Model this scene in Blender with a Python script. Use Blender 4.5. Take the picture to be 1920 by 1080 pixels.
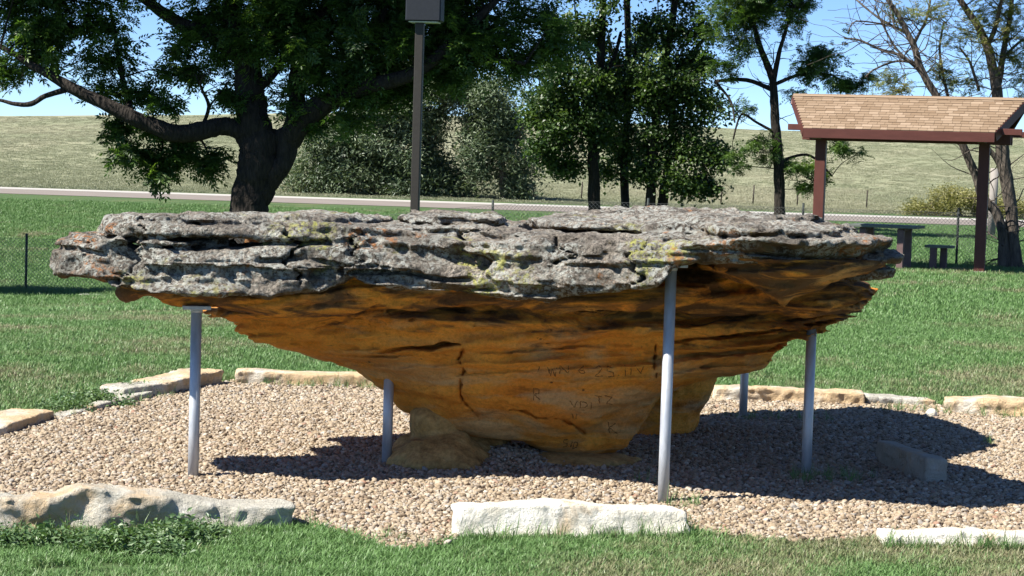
import bpy, bmesh, math, random
import numpy as np
from mathutils import Vector, Matrix
from mathutils.bvhtree import BVHTree

random.seed(7)
RNG = np.random.default_rng(11)
R = math.radians
for o in list(bpy.data.objects):
    bpy.data.objects.remove(o, do_unlink=True)
SC = bpy.context.scene
C = SC.collection

# ------------------------------------------------------------ camera, sky, sun, exposure
FPX, W0, H0 = 3800.0, 1920.0, 1080.0
cam_d = bpy.data.cameras.new('camera')
cam_d.sensor_width = 36.0
cam_d.lens = FPX / W0 * 36.0
cam_d.clip_start, cam_d.clip_end = 0.1, 3000
cam = bpy.data.objects.new('camera', cam_d)
C.objects.link(cam)
CAM_LOC = Vector((0, 0, 1.7))
CAM_ROT = Matrix.Rotation(R(90 - 3.46), 3, 'X') @ Matrix.Rotation(R(1.75), 3, 'Z')
cam.matrix_world = Matrix.Translation(CAM_LOC) @ CAM_ROT.to_4x4()
SC.camera = cam

SUN_EL, SUN_BACK = 50.0, 24.0            # sun on the left, a little behind the camera
sunv = Vector((-math.cos(R(SUN_EL)) * math.cos(R(SUN_BACK)), -math.cos(R(SUN_EL)) * math.sin(R(SUN_BACK)), math.sin(R(SUN_EL))))
world = bpy.data.worlds.new('World')
SC.world = world
world.use_nodes = True
wn = world.node_tree
wn.nodes.clear()
sky = wn.nodes.new('ShaderNodeTexSky')
sky.sky_type = 'NISHITA'
sky.sun_disc = False
sky.sun_elevation = R(SUN_EL)
sky.sun_rotation = math.atan2(sunv.x, sunv.y) % (2 * math.pi)
sky.altitude = 2000
sky.air_density = 0.65
sky.dust_density = 0.0
sky.ozone_density = 6.5
bg = wn.nodes.new('ShaderNodeBackground')
bg.inputs['Strength'].default_value = 0.078
wo = wn.nodes.new('ShaderNodeOutputWorld')
wn.links.new(sky.outputs[0], bg.inputs[0])
wn.links.new(bg.outputs[0], wo.inputs[0])
sun_d = bpy.data.lights.new('sun', 'SUN')
sun_d.energy = 5.0
sun_d.angle = R(0.53)
sun_d.color = (1.0, 0.95, 0.87)
sun = bpy.data.objects.new('sun', sun_d)
sun.rotation_euler = sunv.to_track_quat('Z', 'Y').to_euler()
C.objects.link(sun)
SC.view_settings.view_transform = 'Standard'
SC.view_settings.look = 'None'
SC.view_settings.exposure = 1.25
SC.view_settings.gamma = 1.0
SC.render.engine = 'CYCLES'
SC.cycles.max_bounces = 8
SC.cycles.diffuse_bounces = 4
SC.cycles.transparent_max_bounces = 8

# ------------------------------------------------------------ helpers
def ray(px, py):
    return (CAM_ROT @ Vector(((px - W0 / 2) / FPX, -(py - H0 / 2) / FPX, -1.0))).normalized()

def at(px, py, Y):
    d = ray(px, py)
    return CAM_LOC + d * ((Y - CAM_LOC.y) / d.y)

def gnd(px, py, z=0.0):
    d = ray(px, py)
    return CAM_LOC + d * ((z - CAM_LOC.z) / d.z)

def tag(o, label=None, cat=None, group=None, kind=None):
    if label: o['label'] = label
    if cat: o['category'] = cat
    if group: o['group'] = group
    if kind: o['kind'] = kind
    return o

def empty(name, loc=(0, 0, 0), rz=0.0):
    o = bpy.data.objects.new(name, None)
    o.location = loc
    o.rotation_euler = (0, 0, rz)
    o.empty_display_size = 0.1
    C.objects.link(o)
    return o

def link(name, me, mat=None, parent=None, smooth=False, world_coords=True):
    if mat and not me.materials: me.materials.append(mat)
    if smooth:
        me.polygons.foreach_set('use_smooth', np.ones(len(me.polygons), dtype=bool))
    o = bpy.data.objects.new(name, me)
    C.objects.link(o)
    if parent is not None:
        o.parent = parent
        if world_coords:
            o.matrix_parent_inverse = (Matrix.Translation(parent.location) @ Matrix.Rotation(parent.rotation_euler.z, 4, 'Z')).inverted()
    return o

def np_mesh(name, V, F):
    """V (n,3), F (m,k) all faces with k corners"""
    V = np.asarray(V, np.float32); F = np.asarray(F, np.int32)
    me = bpy.data.meshes.new(name)
    me.vertices.add(len(V)); me.vertices.foreach_set('co', V.ravel())
    k = F.shape[1]
    me.loops.add(F.size); me.loops.foreach_set('vertex_index', F.ravel())
    me.polygons.add(len(F))
    me.polygons.foreach_set('loop_start', np.arange(0, F.size, k, dtype=np.int32))
    me.update(calc_edges=True)
    me.validate()
    return me

class MB:
    """collects boxes and tubes, builds ONE mesh"""
    def __init__(s): s.v = []; s.f = []
    def box(s, cx, cy, cz, sx, sy, sz, rot=None):
        b = len(s.v)
        for dx in (-.5, .5):
            for dy in (-.5, .5):
                for dz in (-.5, .5):
                    p = Vector((dx * sx, dy * sy, dz * sz))
                    if rot is not None: p = rot @ p
                    s.v.append((cx + p.x, cy + p.y, cz + p.z))
        for q in ((0, 1, 3, 2), (4, 6, 7, 5), (0, 4, 5, 1), (2, 3, 7, 6), (0, 2, 6, 4), (1, 5, 7, 3)):
            s.f.append([b + i for i in q])
        return s
    def tube(s, pts, rad, n=8, cap=True, wob=0.0):
        pts = [Vector(p) for p in pts]
        if not hasattr(rad, '__len__'): rad = [rad] * len(pts)
        up = Vector((0.13, 0.31, 1)).normalized()
        b0 = len(s.v)
        for i, p in enumerate(pts):
            t = (pts[min(i + 1, len(pts) - 1)] - pts[max(i - 1, 0)]).normalized()
            a = t.cross(up)
            if a.length < 1e-3: a = t.cross(Vector((1, 0, 0)))
            a.normalize(); b = t.cross(a).normalized()
            for k in range(n):
                an = 2 * math.pi * k / n
                r = rad[i] * (1 + wob * random.uniform(-1, 1))
                q = p + a * (math.cos(an) * r) + b * (math.sin(an) * r)
                s.v.append(tuple(q))
            if i:
                o = b0 + (i - 1) * n
                for k in range(n):
                    k2 = (k + 1) % n
                    s.f.append([o + k, o + k2, o + n + k2, o + n + k])
        if cap:
            s.f.append([b0 + k for k in range(n)])
            e = b0 + (len(pts) - 1) * n
            s.f.append([e + k for k in reversed(range(n))])
        return s
    def quad(s, *p):
        b = len(s.v); s.v += [tuple(q) for q in p]; s.f.append(list(range(b, b + len(p)))); return s
    def mesh(s, name):
        me = bpy.data.meshes.new(name); me.from_pydata(s.v, [], s.f); me.update(); return me
    def build(s, name, mat, parent=None, smooth=False, bevel=0.0, world_coords=True):
        me = s.mesh(name)
        bm = bmesh.new(); bm.from_mesh(me)
        bmesh.ops.recalc_face_normals(bm, faces=bm.faces)
        if bevel:
            bmesh.ops.bevel(bm, geom=bm.edges[:], offset=bevel, segments=1, affect='EDGES', profile=0.5)
        bm.to_mesh(me); bm.free()
        return link(name, me, mat, parent, smooth, world_coords)

def gnd_t(px, py):
    d = ray(px, py); t = 5.0
    for _ in range(4000):
        p = CAM_LOC + d * t
        if p.z <= float(zt(p.x, p.y)): return p
        t += .05
    return p

def smooth_path(pts, rad, sub=4):
    """Catmull-Rom through points (Vectors) with radii"""
    P, Q = [], []
    n = len(pts)
    for i in range(n - 1):
        p0, p1, p2, p3 = pts[max(i - 1, 0)], pts[i], pts[i + 1], pts[min(i + 2, n - 1)]
        for j in range(sub):
            t = j / sub
            a = 0.5 * ((2 * p1) + (p2 - p0) * t + (2 * p0 - 5 * p1 + 4 * p2 - p3) * t * t + (3 * p1 - p0 - 3 * p2 + p3) * t ** 3)
            P.append(a); Q.append(rad[i] * (1 - t) + rad[i + 1] * t)
    P.append(pts[-1]); Q.append(rad[-1])
    return P, Q

# ---- materials
class NT:
    def __init__(s, name):
        s.m = bpy.data.materials.new(name); s.m.use_nodes = True
        s.t = s.m.node_tree; s.t.nodes.clear()
        s.out = s.n('ShaderNodeOutputMaterial')
        s.b = s.n('ShaderNodeBsdfPrincipled')
        s.b.inputs['Specular IOR Level'].default_value = 0.25
        s.t.links.new(s.b.outputs[0], s.out.inputs[0])
    def n(s, ty, **kw):
        x = s.t.nodes.new(ty)
        for k, v in kw.items(): setattr(x, k, v)
        return x
    def l(s, a, b): s.t.links.new(a, b)
    def coord(s, scale=(1, 1, 1), kind='Object', rot=(0, 0, 0)):
        c = s.n('ShaderNodeTexCoord'); m = s.n('ShaderNodeMapping')
        m.inputs['Scale'].default_value = scale
        m.inputs['Rotation'].default_value = rot
        s.l(c.outputs[kind], m.inputs[0]); return m.outputs[0]
    def noise(s, vec, scale, detail=4, rough=0.55, dist=0.0):
        x = s.n('ShaderNodeTexNoise')
        x.inputs['Scale'].default_value = scale; x.inputs['Detail'].default_value = detail
        x.inputs['Roughness'].default_value = rough; x.inputs['Distortion'].default_value = dist
        if vec is not None: s.l(vec, x.inputs['Vector'])
        return x.outputs['Fac']
    def voro(s, vec, scale, feat='F1', out='Distance'):
        x = s.n('ShaderNodeTexVoronoi', feature=feat); x.inputs['Scale'].default_value = scale
        if vec is not None: s.l(vec, x.inputs['Vector'])
        return x.outputs[out]
    def ramp(s, fac, stops, interp='LINEAR'):
        x = s.n('ShaderNodeValToRGB'); e = x.color_ramp; e.interpolation = interp
        while len(e.elements) < len(stops): e.elements.new(0.5)
        for el, (p, c) in zip(e.elements, stops):
            el.position = p
            el.color = (c, c, c, 1) if not hasattr(c, '__len__') else (*c, 1)
        s.l(fac, x.inputs[0]); return x.outputs[0]
    def mix(s, fac, a, b, mode='MIX'):
        x = s.n('ShaderNodeMix', data_type='RGBA', blend_type=mode)
        for sock, v in ((x.inputs[0], fac), (x.inputs[6], a), (x.inputs[7], b)):
            if hasattr(v, 'is_output'): s.l(v, sock)
            elif hasattr(v, '__len__'): sock.default_value = (*v, 1)
            else: sock.default_value = v
        return x.outputs[2]
    def math(s, op, a, b=0.0, clamp=False):
        x = s.n('ShaderNodeMath', operation=op, use_clamp=clamp)
        for sock, v in ((x.inputs[0], a), (x.inputs[1], b)):
            if hasattr(v, 'is_output'): s.l(v, sock)
            else: sock.default_value = v
        return x.outputs[0]
    def sep(s, v):
        x = s.n('ShaderNodeSeparateXYZ'); s.l(v, x.inputs[0]); return x.outputs
    def normal(s):
        return s.n('ShaderNodeNewGeometry').outputs['Normal']
    def pos(s):
        return s.n('ShaderNodeNewGeometry').outputs['Position']
    def bump(s, h, strength=0.5, dist=0.02, nrm=None):
        x = s.n('ShaderNodeBump'); x.inputs['Strength'].default_value = strength; x.inputs['Distance'].default_value = dist
        s.l(h, x.inputs['Height'])
        if nrm is not None: s.l(nrm, x.inputs['Normal'])
        return x.outputs[0]
    def fin(s, col=None, rough=0.85, nrm=None, metal=0.0):
        if col is not None:
            if hasattr(col, 'is_output'): s.l(col, s.b.inputs['Base Color'])
            else: s.b.inputs['Base Color'].default_value = (*col, 1)
        if hasattr(rough, 'is_output'): s.l(rough, s.b.inputs['Roughness'])
        else: s.b.inputs['Roughness'].default_value = rough
        s.b.inputs['Metallic'].default_value = metal
        if nrm is not None: s.l(nrm, s.b.inputs['Normal'])
        return s.m
    def translucent(s, col, fac):
        tr = s.n('ShaderNodeBsdfTranslucent'); mx = s.n('ShaderNodeMixShader')
        if hasattr(col, 'is_output'): s.l(col, tr.inputs[0])
        else: tr.inputs[0].default_value = (*col, 1)
        mx.inputs[0].default_value = fac
        s.l(s.b.outputs[0], mx.inputs[1]); s.l(tr.outputs[0], mx.inputs[2]); s.l(mx.outputs[0], s.out.inputs[0])
        return s.m

def m_cap():
    t = NT('lichen_sandstone'); v = t.coord()
    base = t.ramp(t.noise(v, 5, 8, 0.65), [(0.28, (.105, .09, .073)), (0.5, (.245, .213, .176)), (0.72, (.36, .32, .265))])
    fine = t.ramp(t.noise(v, 48, 5, 0.75), [(0.36, 0.25), (0.5, 0.95), (0.64, 1.6)])
    base = t.mix(1.0, base, fine, 'MULTIPLY')
    # brown, bare rock on undersides and in patches
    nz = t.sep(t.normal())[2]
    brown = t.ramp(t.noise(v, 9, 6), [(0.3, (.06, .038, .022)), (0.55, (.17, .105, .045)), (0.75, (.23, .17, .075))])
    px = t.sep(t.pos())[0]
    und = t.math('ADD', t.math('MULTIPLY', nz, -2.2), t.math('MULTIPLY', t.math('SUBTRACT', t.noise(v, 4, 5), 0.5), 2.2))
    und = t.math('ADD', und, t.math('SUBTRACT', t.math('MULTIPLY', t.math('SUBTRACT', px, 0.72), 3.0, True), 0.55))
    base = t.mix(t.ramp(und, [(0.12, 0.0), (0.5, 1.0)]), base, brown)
    up = t.ramp(nz, [(0.0, 0.0), (0.25, 1.0)])
    # pale crustose lichen
    base = t.mix(1.0, base, t.ramp(t.noise(v, 2.1, 6, 0.7, 0.5), [(0.34, 0.42), (0.5, 0.95), (0.64, 1.3)]), 'MULTIPLY')
    pale = t.math('MULTIPLY', t.ramp(t.noise(v, 3.2, 5, 0.6), [(0.42, 0.0), (0.56, 1.0)]), t.ramp(t.noise(v, 38, 3, 0.7), [(0.46, 0.0), (0.56, 1.0)]))
    base = t.mix(t.math('MULTIPLY', pale, 0.85), base, (.50, .51, .46))
    wht = t.ramp(t.voro(v, 60), [(0.10, 1.0), (0.20, 0.0)])
    wht = t.math('MULTIPLY', wht, t.ramp(t.noise(v, 6, 3), [(0.5, 0.0), (0.6, 1.0)]))
    base = t.mix(t.math('MULTIPLY', wht, 0.8), base, (.62, .62, .58))
    # yellow-green and orange lichen
    vy = t.coord((1, 1, 1)); 
    def near(pts):
        acc = None; P = t.pos()
        for q, rad in pts:
            d = t.n('ShaderNodeVectorMath', operation='DISTANCE'); t.l(P, d.inputs[0]); d.inputs[1].default_value = q
            m = t.math('SUBTRACT', 1.0, t.math('DIVIDE', d.outputs['Value'], rad), True)
            acc = m if acc is None else t.math('MAXIMUM', acc, m)
        return acc
    ny = near([((-.12, 10.42, 1.06), .30), ((.05, 10.32, 1.10), .30), ((.5, 10.1, 1.12), .34), ((.62, 10.05, 1.2), .3), ((-2.02, 10.33, 1.12), .22), ((-2.3, 10.45, 1.2), .2)])
    no = near([((-2.15, 10.35, 1.08), .26), ((-2.25, 10.5, 1.2), .24), ((-.75, 10.6, 1.28), .2), ((1.0, 9.95, 1.28), .25), ((1.75, 10.2, 1.28), .25)])
    yel = t.math('MULTIPLY', t.ramp(t.math('ADD', t.noise(vy, 2.3, 4, 0.6, 0.4), t.math('MULTIPLY', ny, 0.19)), [(0.60, 0.0), (0.70, 1.0)]), t.ramp(t.noise(vy, 26, 4, 0.7), [(0.48, 0.0), (0.58, 1.0)]))
    base = t.mix(t.math('MULTIPLY', yel, 0.8), base, (.44, .44, .11))
    vo = t.coord((1, 1, 1), rot=(0.7, 0.3, 1.2))
    ora = t.math('MULTIPLY', t.ramp(t.math('ADD', t.noise(vo, 4.1, 4, 0.6, 0.3), t.math('MULTIPLY', no, 0.24)), [(0.60, 0.0), (0.68, 1.0)]), t.ramp(t.noise(vo, 22, 4, 0.7), [(0.50, 0.0), (0.58, 1.0)]))
    base = t.mix(t.math('MULTIPLY', ora, 0.75), base, (.42, .17, .05))
    pits = t.ramp(t.voro(v, 34), [(0.06, 1.0), (0.16, 0.0)])
    base = t.mix(t.math('MULTIPLY', pits, 0.6), base, (.05, .045, .042))
    h = t.math('ADD', t.math('MULTIPLY', t.noise(v, 14, 6, 0.7), 0.8), t.math('MULTIPLY', t.noise(v, 60, 5, 0.75), 0.8))
    h = t.math('SUBTRACT', h, t.math('MULTIPLY', t.math('MULTIPLY', t.voro(v, 46), t.ramp(t.noise(v, 5, 4), [(0.4, 0.0), (0.7, 1.0)])), 0.7))
    h = t.math('SUBTRACT', h, t.math('MULTIPLY', pits, 0.5))
    return t.fin(base, 0.92, t.bump(h, 1.0, 0.05))

def m_stem():
    t = NT('ochre_sandstone'); v = t.coord(); vs = t.coord((1.0, 1.0, 4.2), rot=(0, R(-9), 0))
    base = t.ramp(t.noise(vs, 1.7, 7, 0.6, 0.5), [(0.26, (.38, .12, .02)), (0.38, (.84, .30, .036)), (0.56, (.90, .385, .055)), (0.78, (.68, .35, .09))])
    red = t.ramp(t.noise(v, 2.2, 5), [(0.5, 0.0), (0.68, 1.0)])
    base = t.mix(t.math('MULTIPLY', red, 0.55), base, (.74, .27, .045))
    # olive grey weathered skin in places
    gry = t.math('MULTIPLY', t.ramp(t.noise(vs, 1.1, 6, 0.6, 0.8), [(0.50, 0.0), (0.62, 1.0)]), 0.6)
    base = t.mix(gry, base, (.56, .43, .23))
    # dark varnish in bands, heavier towards the overhang
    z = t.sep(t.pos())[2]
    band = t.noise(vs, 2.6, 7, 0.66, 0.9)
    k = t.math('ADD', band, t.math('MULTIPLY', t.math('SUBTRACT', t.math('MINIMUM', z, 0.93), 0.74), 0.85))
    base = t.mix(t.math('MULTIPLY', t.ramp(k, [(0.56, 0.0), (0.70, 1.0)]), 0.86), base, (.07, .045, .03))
    gr = t.ramp(t.noise(v, 50, 7, 0.85), [(0.3, 0.68), (0.5, 1.04), (0.7, 1.3)])
    base = t.mix(1.0, base, gr, 'MULTIPLY')
    holes = t.ramp(t.voro(v, 6.0), [(0.03, 1.0), (0.06, 0.0)])
    base = t.mix(t.math('MULTIPLY', holes, 0.8), base, (.05, .03, .02))
    h = t.math('ADD', t.math('MULTIPLY', t.noise(vs, 7, 8, 0.65), 0.7), t.math('MULTIPLY', t.noise(v, 32, 8, 0.85), 0.7))
    h = t.math('SUBTRACT', h, t.math('MULTIPLY', t.ramp(t.voro(v, 30), [(0.08, 1.0), (0.22, 0.0)]), 0.25))
    h = t.math('SUBTRACT', h, t.math('MULTIPLY', holes, 0.4))
    return t.fin(base, 0.95, t.bump(h, 1.0, 0.035))

def m_lime(name, warm=0.5, grey=0.5, bright=1.0):
    t = NT(name); v = t.coord()
    b = bright
    base = t.ramp(t.noise(v, 7, 6, 0.6), [(0.3, (.58 * b, .54 * b, .44 * b)), (0.55, (.72 * b, .69 * b, .60 * b)), (0.8, (.80 * b, .78 * b, .72 * b))])
    tan = t.ramp(t.noise(v, 3.3, 5, 0.6, 0.4), [(0.62 - warm * 0.3, 0.0), (0.75 - warm * 0.25, 1.0)])
    base = t.mix(t.math('MULTIPLY', tan, 0.75), base, (.56, .36, .16))
    vg = t.coord(rot=(.5, .2, .9))
    gr = t.ramp(t.noise(vg, 4.5, 7, 0.68), [(0.62 - grey * 0.3, 0.0), (0.74 - grey * 0.25, 1.0)])
    base = t.mix(t.math('MULTIPLY', gr, 0.7), base, (.37, .35, .29))
    dk = t.ramp(t.noise(v, 20, 6, 0.75), [(0.34, 1.0), (0.44, 0.0)])
    base = t.mix(t.math('MULTIPLY', dk, 0.45), base, (.18, .15, .10))
    h = t.math('ADD', t.noise(v, 14, 8, 0.7), t.math('MULTIPLY', t.noise(v, 60, 5, 0.75), 0.5))
    return t.fin(base, 0.93, t.bump(h, 1.0, 0.035))

def m_plain(name, col, rough=0.7, var=0.25, scale=12, bumpd=0.004, metal=0.0, stretch=(1, 1, 1)):
    t = NT(name); v = t.coord(stretch)
    n = t.noise(v, scale, 6, 0.65)
    c = t.mix(1.0, t.mix(0.0, col, col), t.ramp(n, [(0.25, 1 - var), (0.75, 1 + var)]), 'MULTIPLY')
    return t.fin(c, rough, t.bump(n, 0.5, bumpd), metal)

def m_steel():
    t = NT('galvanised_steel'); v = t.coord((1, 1, .25)); s = t.noise(v, 30, 5, 0.6)
    c = t.ramp(s, [(0.3, (.36, .38, .41)), (0.7, (.52, .545, .58))])
    c = t.mix(t.math('MULTIPLY', t.ramp(t.noise(t.coord(), 9, 5), [(0.6, 0.0), (0.72, 1.0)]), 0.35), c, (.33, .29, .24))
    return t.fin(c, t.ramp(s, [(0.3, 0.42), (0.7, 0.58)]), None, 0.45)

def attr_tint(t, name='tint'):
    a = t.n('ShaderNodeAttribute', attribute_type='INSTANCER', attribute_name=name)
    return a.outputs['Fac']

def m_pebble():
    t = NT('river_pebbles')
    r = t.n('ShaderNodeObjectInfo').outputs['Random']
    c = t.ramp(r, [(0.0, (.10, .075, .052)), (0.15, (.21, .155, .10)), (0.3, (.285, .22, .145)), (0.48, (.35, .285, .20)), (0.64, (.25, .195, .14)), (0.78, (.41, .35, .265)), (0.89, (.24, .22, .195)), (0.95, (.46, .41, .33)), (1.0, (.24, .135, .09))])
    v = t.coord()
    c = t.mix(1.0, c, t.ramp(t.noise(v, 60, 4), [(0.3, 0.8), (0.7, 1.15)]), 'MULTIPLY')
    return t.fin(c, 0.75)

def m_grass(name, green, green2, straw, tr=0.25):
    t = NT(name); ti = attr_tint(t)
    r = t.n('ShaderNodeObjectInfo').outputs['Random']
    g = t.mix(r, green, green2)
    c = t.mix(t.ramp(ti, [(0.35, 0.0), (0.85, 1.0)]), g, straw)
    t.fin(c, 0.5); t.b.inputs['Specular IOR Level'].default_value = 0.5
    return t.translucent(c, tr)

def m_leaf(name, c1, c2, c3, tr=0.3, rough=0.45):
    t = NT(name)
    r = t.n('ShaderNodeObjectInfo').outputs['Random']
    c = t.ramp(r, [(0.0, c1), (0.55, c2), (1.0, c3)])
    t.fin(c, rough); t.b.inputs['Specular IOR Level'].default_value = 0.5
    return t.translucent(t.mix(1.0, c, (1.25, 1.35, .6), 'MULTIPLY'), tr)

def m_bark(name, c1, c2):
    t = NT(name); v = t.coord((1, 1, .18))
    n = t.noise(v, 18, 7, 0.7); n2 = t.voro(t.coord((1, 1, .22)), 16)
    c = t.mix(t.ramp(n, [(0.35, 0.0), (0.65, 1.0)]), c1, c2)
    return t.fin(c, 0.95, t.bump(t.math('ADD', n, n2), 0.9, 0.05))

M_CAP, M_STEM = m_cap(), m_stem()
M_STEEL = m_steel()
M_PEB = m_pebble()
M_LAWN = m_grass('lawn_blades', (.092, .185, .05), (.145, .26, .08), (.24, .225, .125))
M_DRY = m_grass('prairie_blades', (.18, .20, .11), (.21, .22, .132), (.27, .26, .17), 0.15)
M_BARK = m_bark('dark_bark', (.012, .010, .008), (.042, .034, .027))
M_BARK2 = m_bark('grey_bark', (.045, .038, .032), (.15, .125, .10))

# ------------------------------------------------------------ numpy fields
def interp_mat(n, L, cell, rng):
    m = int(math.ceil(L / cell)) + 2
    u = np.linspace(0, L, n) / cell + rng.random() * 0.99
    i = np.clip(np.floor(u).astype(int), 0, m - 1); f = u - np.floor(u); f = f * f * (3 - 2 * f)
    Wm = np.zeros((n, m + 1), np.float32)
    Wm[np.arange(n), i] += 1 - f; Wm[np.arange(n), np.minimum(i + 1, m)] += f
    return Wm

def noise3(shape, ext, cells, seed):
    rng = np.random.default_rng(seed)
    Ws = [interp_mat(n, L, c, rng) for n, L, c in zip(shape, ext, cells)]
    G = rng.uniform(-1, 1, [w.shape[1] for w in Ws]).astype(np.float32)
    A = np.tensordot(Ws[0], G, (1, 0))
    A = np.einsum('jb,abc->ajc', Ws[1], A, optimize=True)
    return np.tensordot(A, Ws[2].T, (2, 0)).astype(np.float32)

_perm = np.random.default_rng(5).uniform(-1, 1, (256, 256)).astype(np.float32)
def noise2(x, y, cell, seed=0):
    x = np.asarray(x, float) / cell + seed * 17.13 + 1000; y = np.asarray(y, float) / cell + seed * 7.77 + 1000
    i = np.floor(x).astype(int); j = np.floor(y).astype(int)
    fx = x - i; fy = y - j; fx = fx * fx * (3 - 2 * fx); fy = fy * fy * (3 - 2 * fy)
    g = lambda a, b: _perm[a % 256, b % 256]
    return (g(i, j) * (1 - fx) + g(i + 1, j) * fx) * (1 - fy) + (g(i, j + 1) * (1 - fx) + g(i + 1, j + 1) * fx) * fy

def fbm2(x, y, cell, seed=0, oct=4):
    s = 0; a = 1; tot = 0
    for k in range(oct):
        s = s + a * noise2(x, y, cell / 2 ** k, seed + k * 3); tot += a; a *= 0.55
    return s / tot

def closed_spline(P, sub=6):
    P = np.asarray(P, float); n = len(P); out = []
    for i in range(n):
        p0, p1, p2, p3 = P[i - 1], P[i], P[(i + 1) % n], P[(i + 2) % n]
        for j in range(sub):
            t = j / sub
            out.append(0.5 * (2 * p1 + (p2 - p0) * t + (2 * p0 - 5 * p1 + 4 * p2 - p3) * t * t + (3 * p1 - p0 - 3 * p2 + p3) * t ** 3))
    return np.array(out)

def poly_dist(X, Y, P):
    """signed distance, positive inside"""
    d2 = np.full(X.shape, 1e9); ins = np.zeros(X.shape, bool)
    n = len(P)
    for i in range(n):
        ax, ay = P[i]; bx, by = P[(i + 1) % n]
        ex, ey = bx - ax, by - ay; L = ex * ex + ey * ey + 1e-12
        t = np.clip(((X - ax) * ex + (Y - ay) * ey) / L, 0, 1)
        d2 = np.minimum(d2, (X - ax - t * ex) ** 2 + (Y - ay - t * ey) ** 2)
        c = ((ay > Y) != (by > Y))
        if c.any() and abs(ey) > 1e-12:
            ins ^= c & (X < ex * (Y - ay) / ey + ax)
    d = np.sqrt(d2)
    return np.where(ins, d, -d).astype(np.float32)

def smin(a, b, k):
    h = np.clip(0.5 + 0.5 * (b - a) / k, 0, 1)
    return b * (1 - h) + a * h - k * h * (1 - h)

def surface_nets(f, org, step):
    ins = f > 0
    nx, ny, nz = f.shape
    cnt = np.zeros((nx - 1, ny - 1, nz - 1), np.int8)
    offs = [(i, j, k) for i in (0, 1) for j in (0, 1) for k in (0, 1)]
    for (i, j, k) in offs:
        cnt += ins[i:nx - 1 + i, j:ny - 1 + j, k:nz - 1 + k]
    act = (cnt > 0) & (cnt < 8)
    I = np.argwhere(act)
    idx = np.full(act.shape, -1, np.int32); idx[act] = np.arange(len(I))
    val = [f[I[:, 0] + o[0], I[:, 1] + o[1], I[:, 2] + o[2]] for o in offs]
    acc = np.zeros((len(I), 3), np.float32); num = np.zeros(len(I), np.float32)
    for a in range(8):
        for b in range(a + 1, 8):
            dif = np.abs(np.array(offs[a]) - np.array(offs[b]))
            if dif.sum() != 1: continue
            va, vb = val[a], val[b]; cr = (va > 0) != (vb > 0)
            t = np.where(cr, va / np.where(cr, va - vb, 1), 0)
            p = np.array(offs[a], np.float32)[None] + t[:, None] * (np.array(offs[b], np.float32) - np.array(offs[a], np.float32))[None]
            acc += np.where(cr[:, None], p, 0); num += cr
    V = (I + acc / num[:, None]) * np.array(step) + np.array(org)
    F = []
    for ax in range(3):
        sl0 = [slice(1, -1)] * 3; sl1 = [slice(1, -1)] * 3
        sl0[ax] = slice(0, -1); sl1[ax] = slice(1, None)
        A, B = ins[tuple(sl0)], ins[tuple(sl1)]
        E = np.argwhere(A != B); flip = A[tuple(E.T)]
        off = [1, 1, 1]; off[ax] = 0
        E = E + np.array(off)
        u, w = [(1, 2), (2, 0), (0, 1)][ax]
        q = []
        for du, dw in ((-1, -1), (0, -1), (0, 0), (-1, 0)):
            c = E.copy(); c[:, u] += du; c[:, w] += dw
            q.append(idx[c[:, 0], c[:, 1], c[:, 2]])
        Q = np.stack(q, 1)
        Q = np.where(flip[:, None], Q, Q[:, ::-1])
        F.append(Q)
    F = np.concatenate(F)
    return V, F

class Grid:
    def __init__(s, lo, hi, step):
        s.lo, s.step = np.array(lo, float), np.array(step, float)
        s.n = [int(math.ceil((h - l) / st)) + 1 for l, h, st in zip(lo, hi, step)]
        s.ext = [(n - 1) * st for n, st in zip(s.n, step)]
        s.x, s.y, s.z = [l + st * np.arange(n) for l, st, n in zip(lo, step, s.n)]
        s.X2, s.Y2 = np.meshgrid(s.x, s.y, indexing='ij')
        s.Z = s.z.astype(np.float32)[None, None, :]
    def noise(s, cells, seed): return noise3(s.n, s.ext, cells, seed)
    def mesh(s, name, f):
        f = f.copy()
        for a in range(3):
            sl = [slice(None)] * 3
            for e in (0, -1):
                sl[a] = e; f[tuple(sl)] = np.minimum(f[tuple(sl)], -0.01); 
        V, F = surface_nets(f, s.lo, s.step)
        return np_mesh(name, V, F)

# ------------------------------------------------------------ terrain
def sstep(a, b, x):
    t = np.clip((np.asarray(x, float) - a) / (b - a), 0, 1); return t * t * (3 - 2 * t)

def crest(x_ang):
    # px above level of the far crest by viewing direction (px offset from the centre)
    return np.interp(x_ang, [-2500, -960, -550, -300, -80, 150, 400, 950, 2500], [40, 60, 74, 84, 84, 80, 76, 80, 60])

def zt(x, y):
    x = np.asarray(x, float); y = np.asarray(y, float)
    z = -1.05 * (1 - sstep(-9.0, 2.0, x)) * sstep(17, 36, y) * (1 - sstep(48, 74, y))
    far = np.maximum(y, 1.0)
    ang = x / far * FPX
    top = 1.7 + crest(ang) * 290.0 / FPX
    z = z + top * sstep(92, 290, y) ** 0.85 * (y > 92) + (y > 292) * -0.0
    z = z + np.where(y > 96, 0.35 * fbm2(x, y, 34, 3, 3) * sstep(96, 130, y), 0)
    return z

BED_PX = [(-80, 835), (0, 806), (105, 782), (240, 744), (430, 716), (560, 716), (725, 722), (1000, 736), (1340, 746), (1620, 754), (1920, 772), (2050, 790)]
BED_PX2 = [(2100, 1010), (1920, 1018), (1660, 1012), (1480, 1022), (1292, 1000), (1050, 990), (855, 1004), (790, 1030), (740, 1036), (650, 1004), (550, 984), (300, 965), (0, 958), (-80, 955)]
BED = np.array([[gnd(*p).x, gnd(*p).y] for p in BED_PX + BED_PX2])
bedx = np.array([BED[:, 0].min(), BED[:, 0].max()]); bedy = np.array([BED[:, 1].min(), BED[:, 1].max()])
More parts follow.
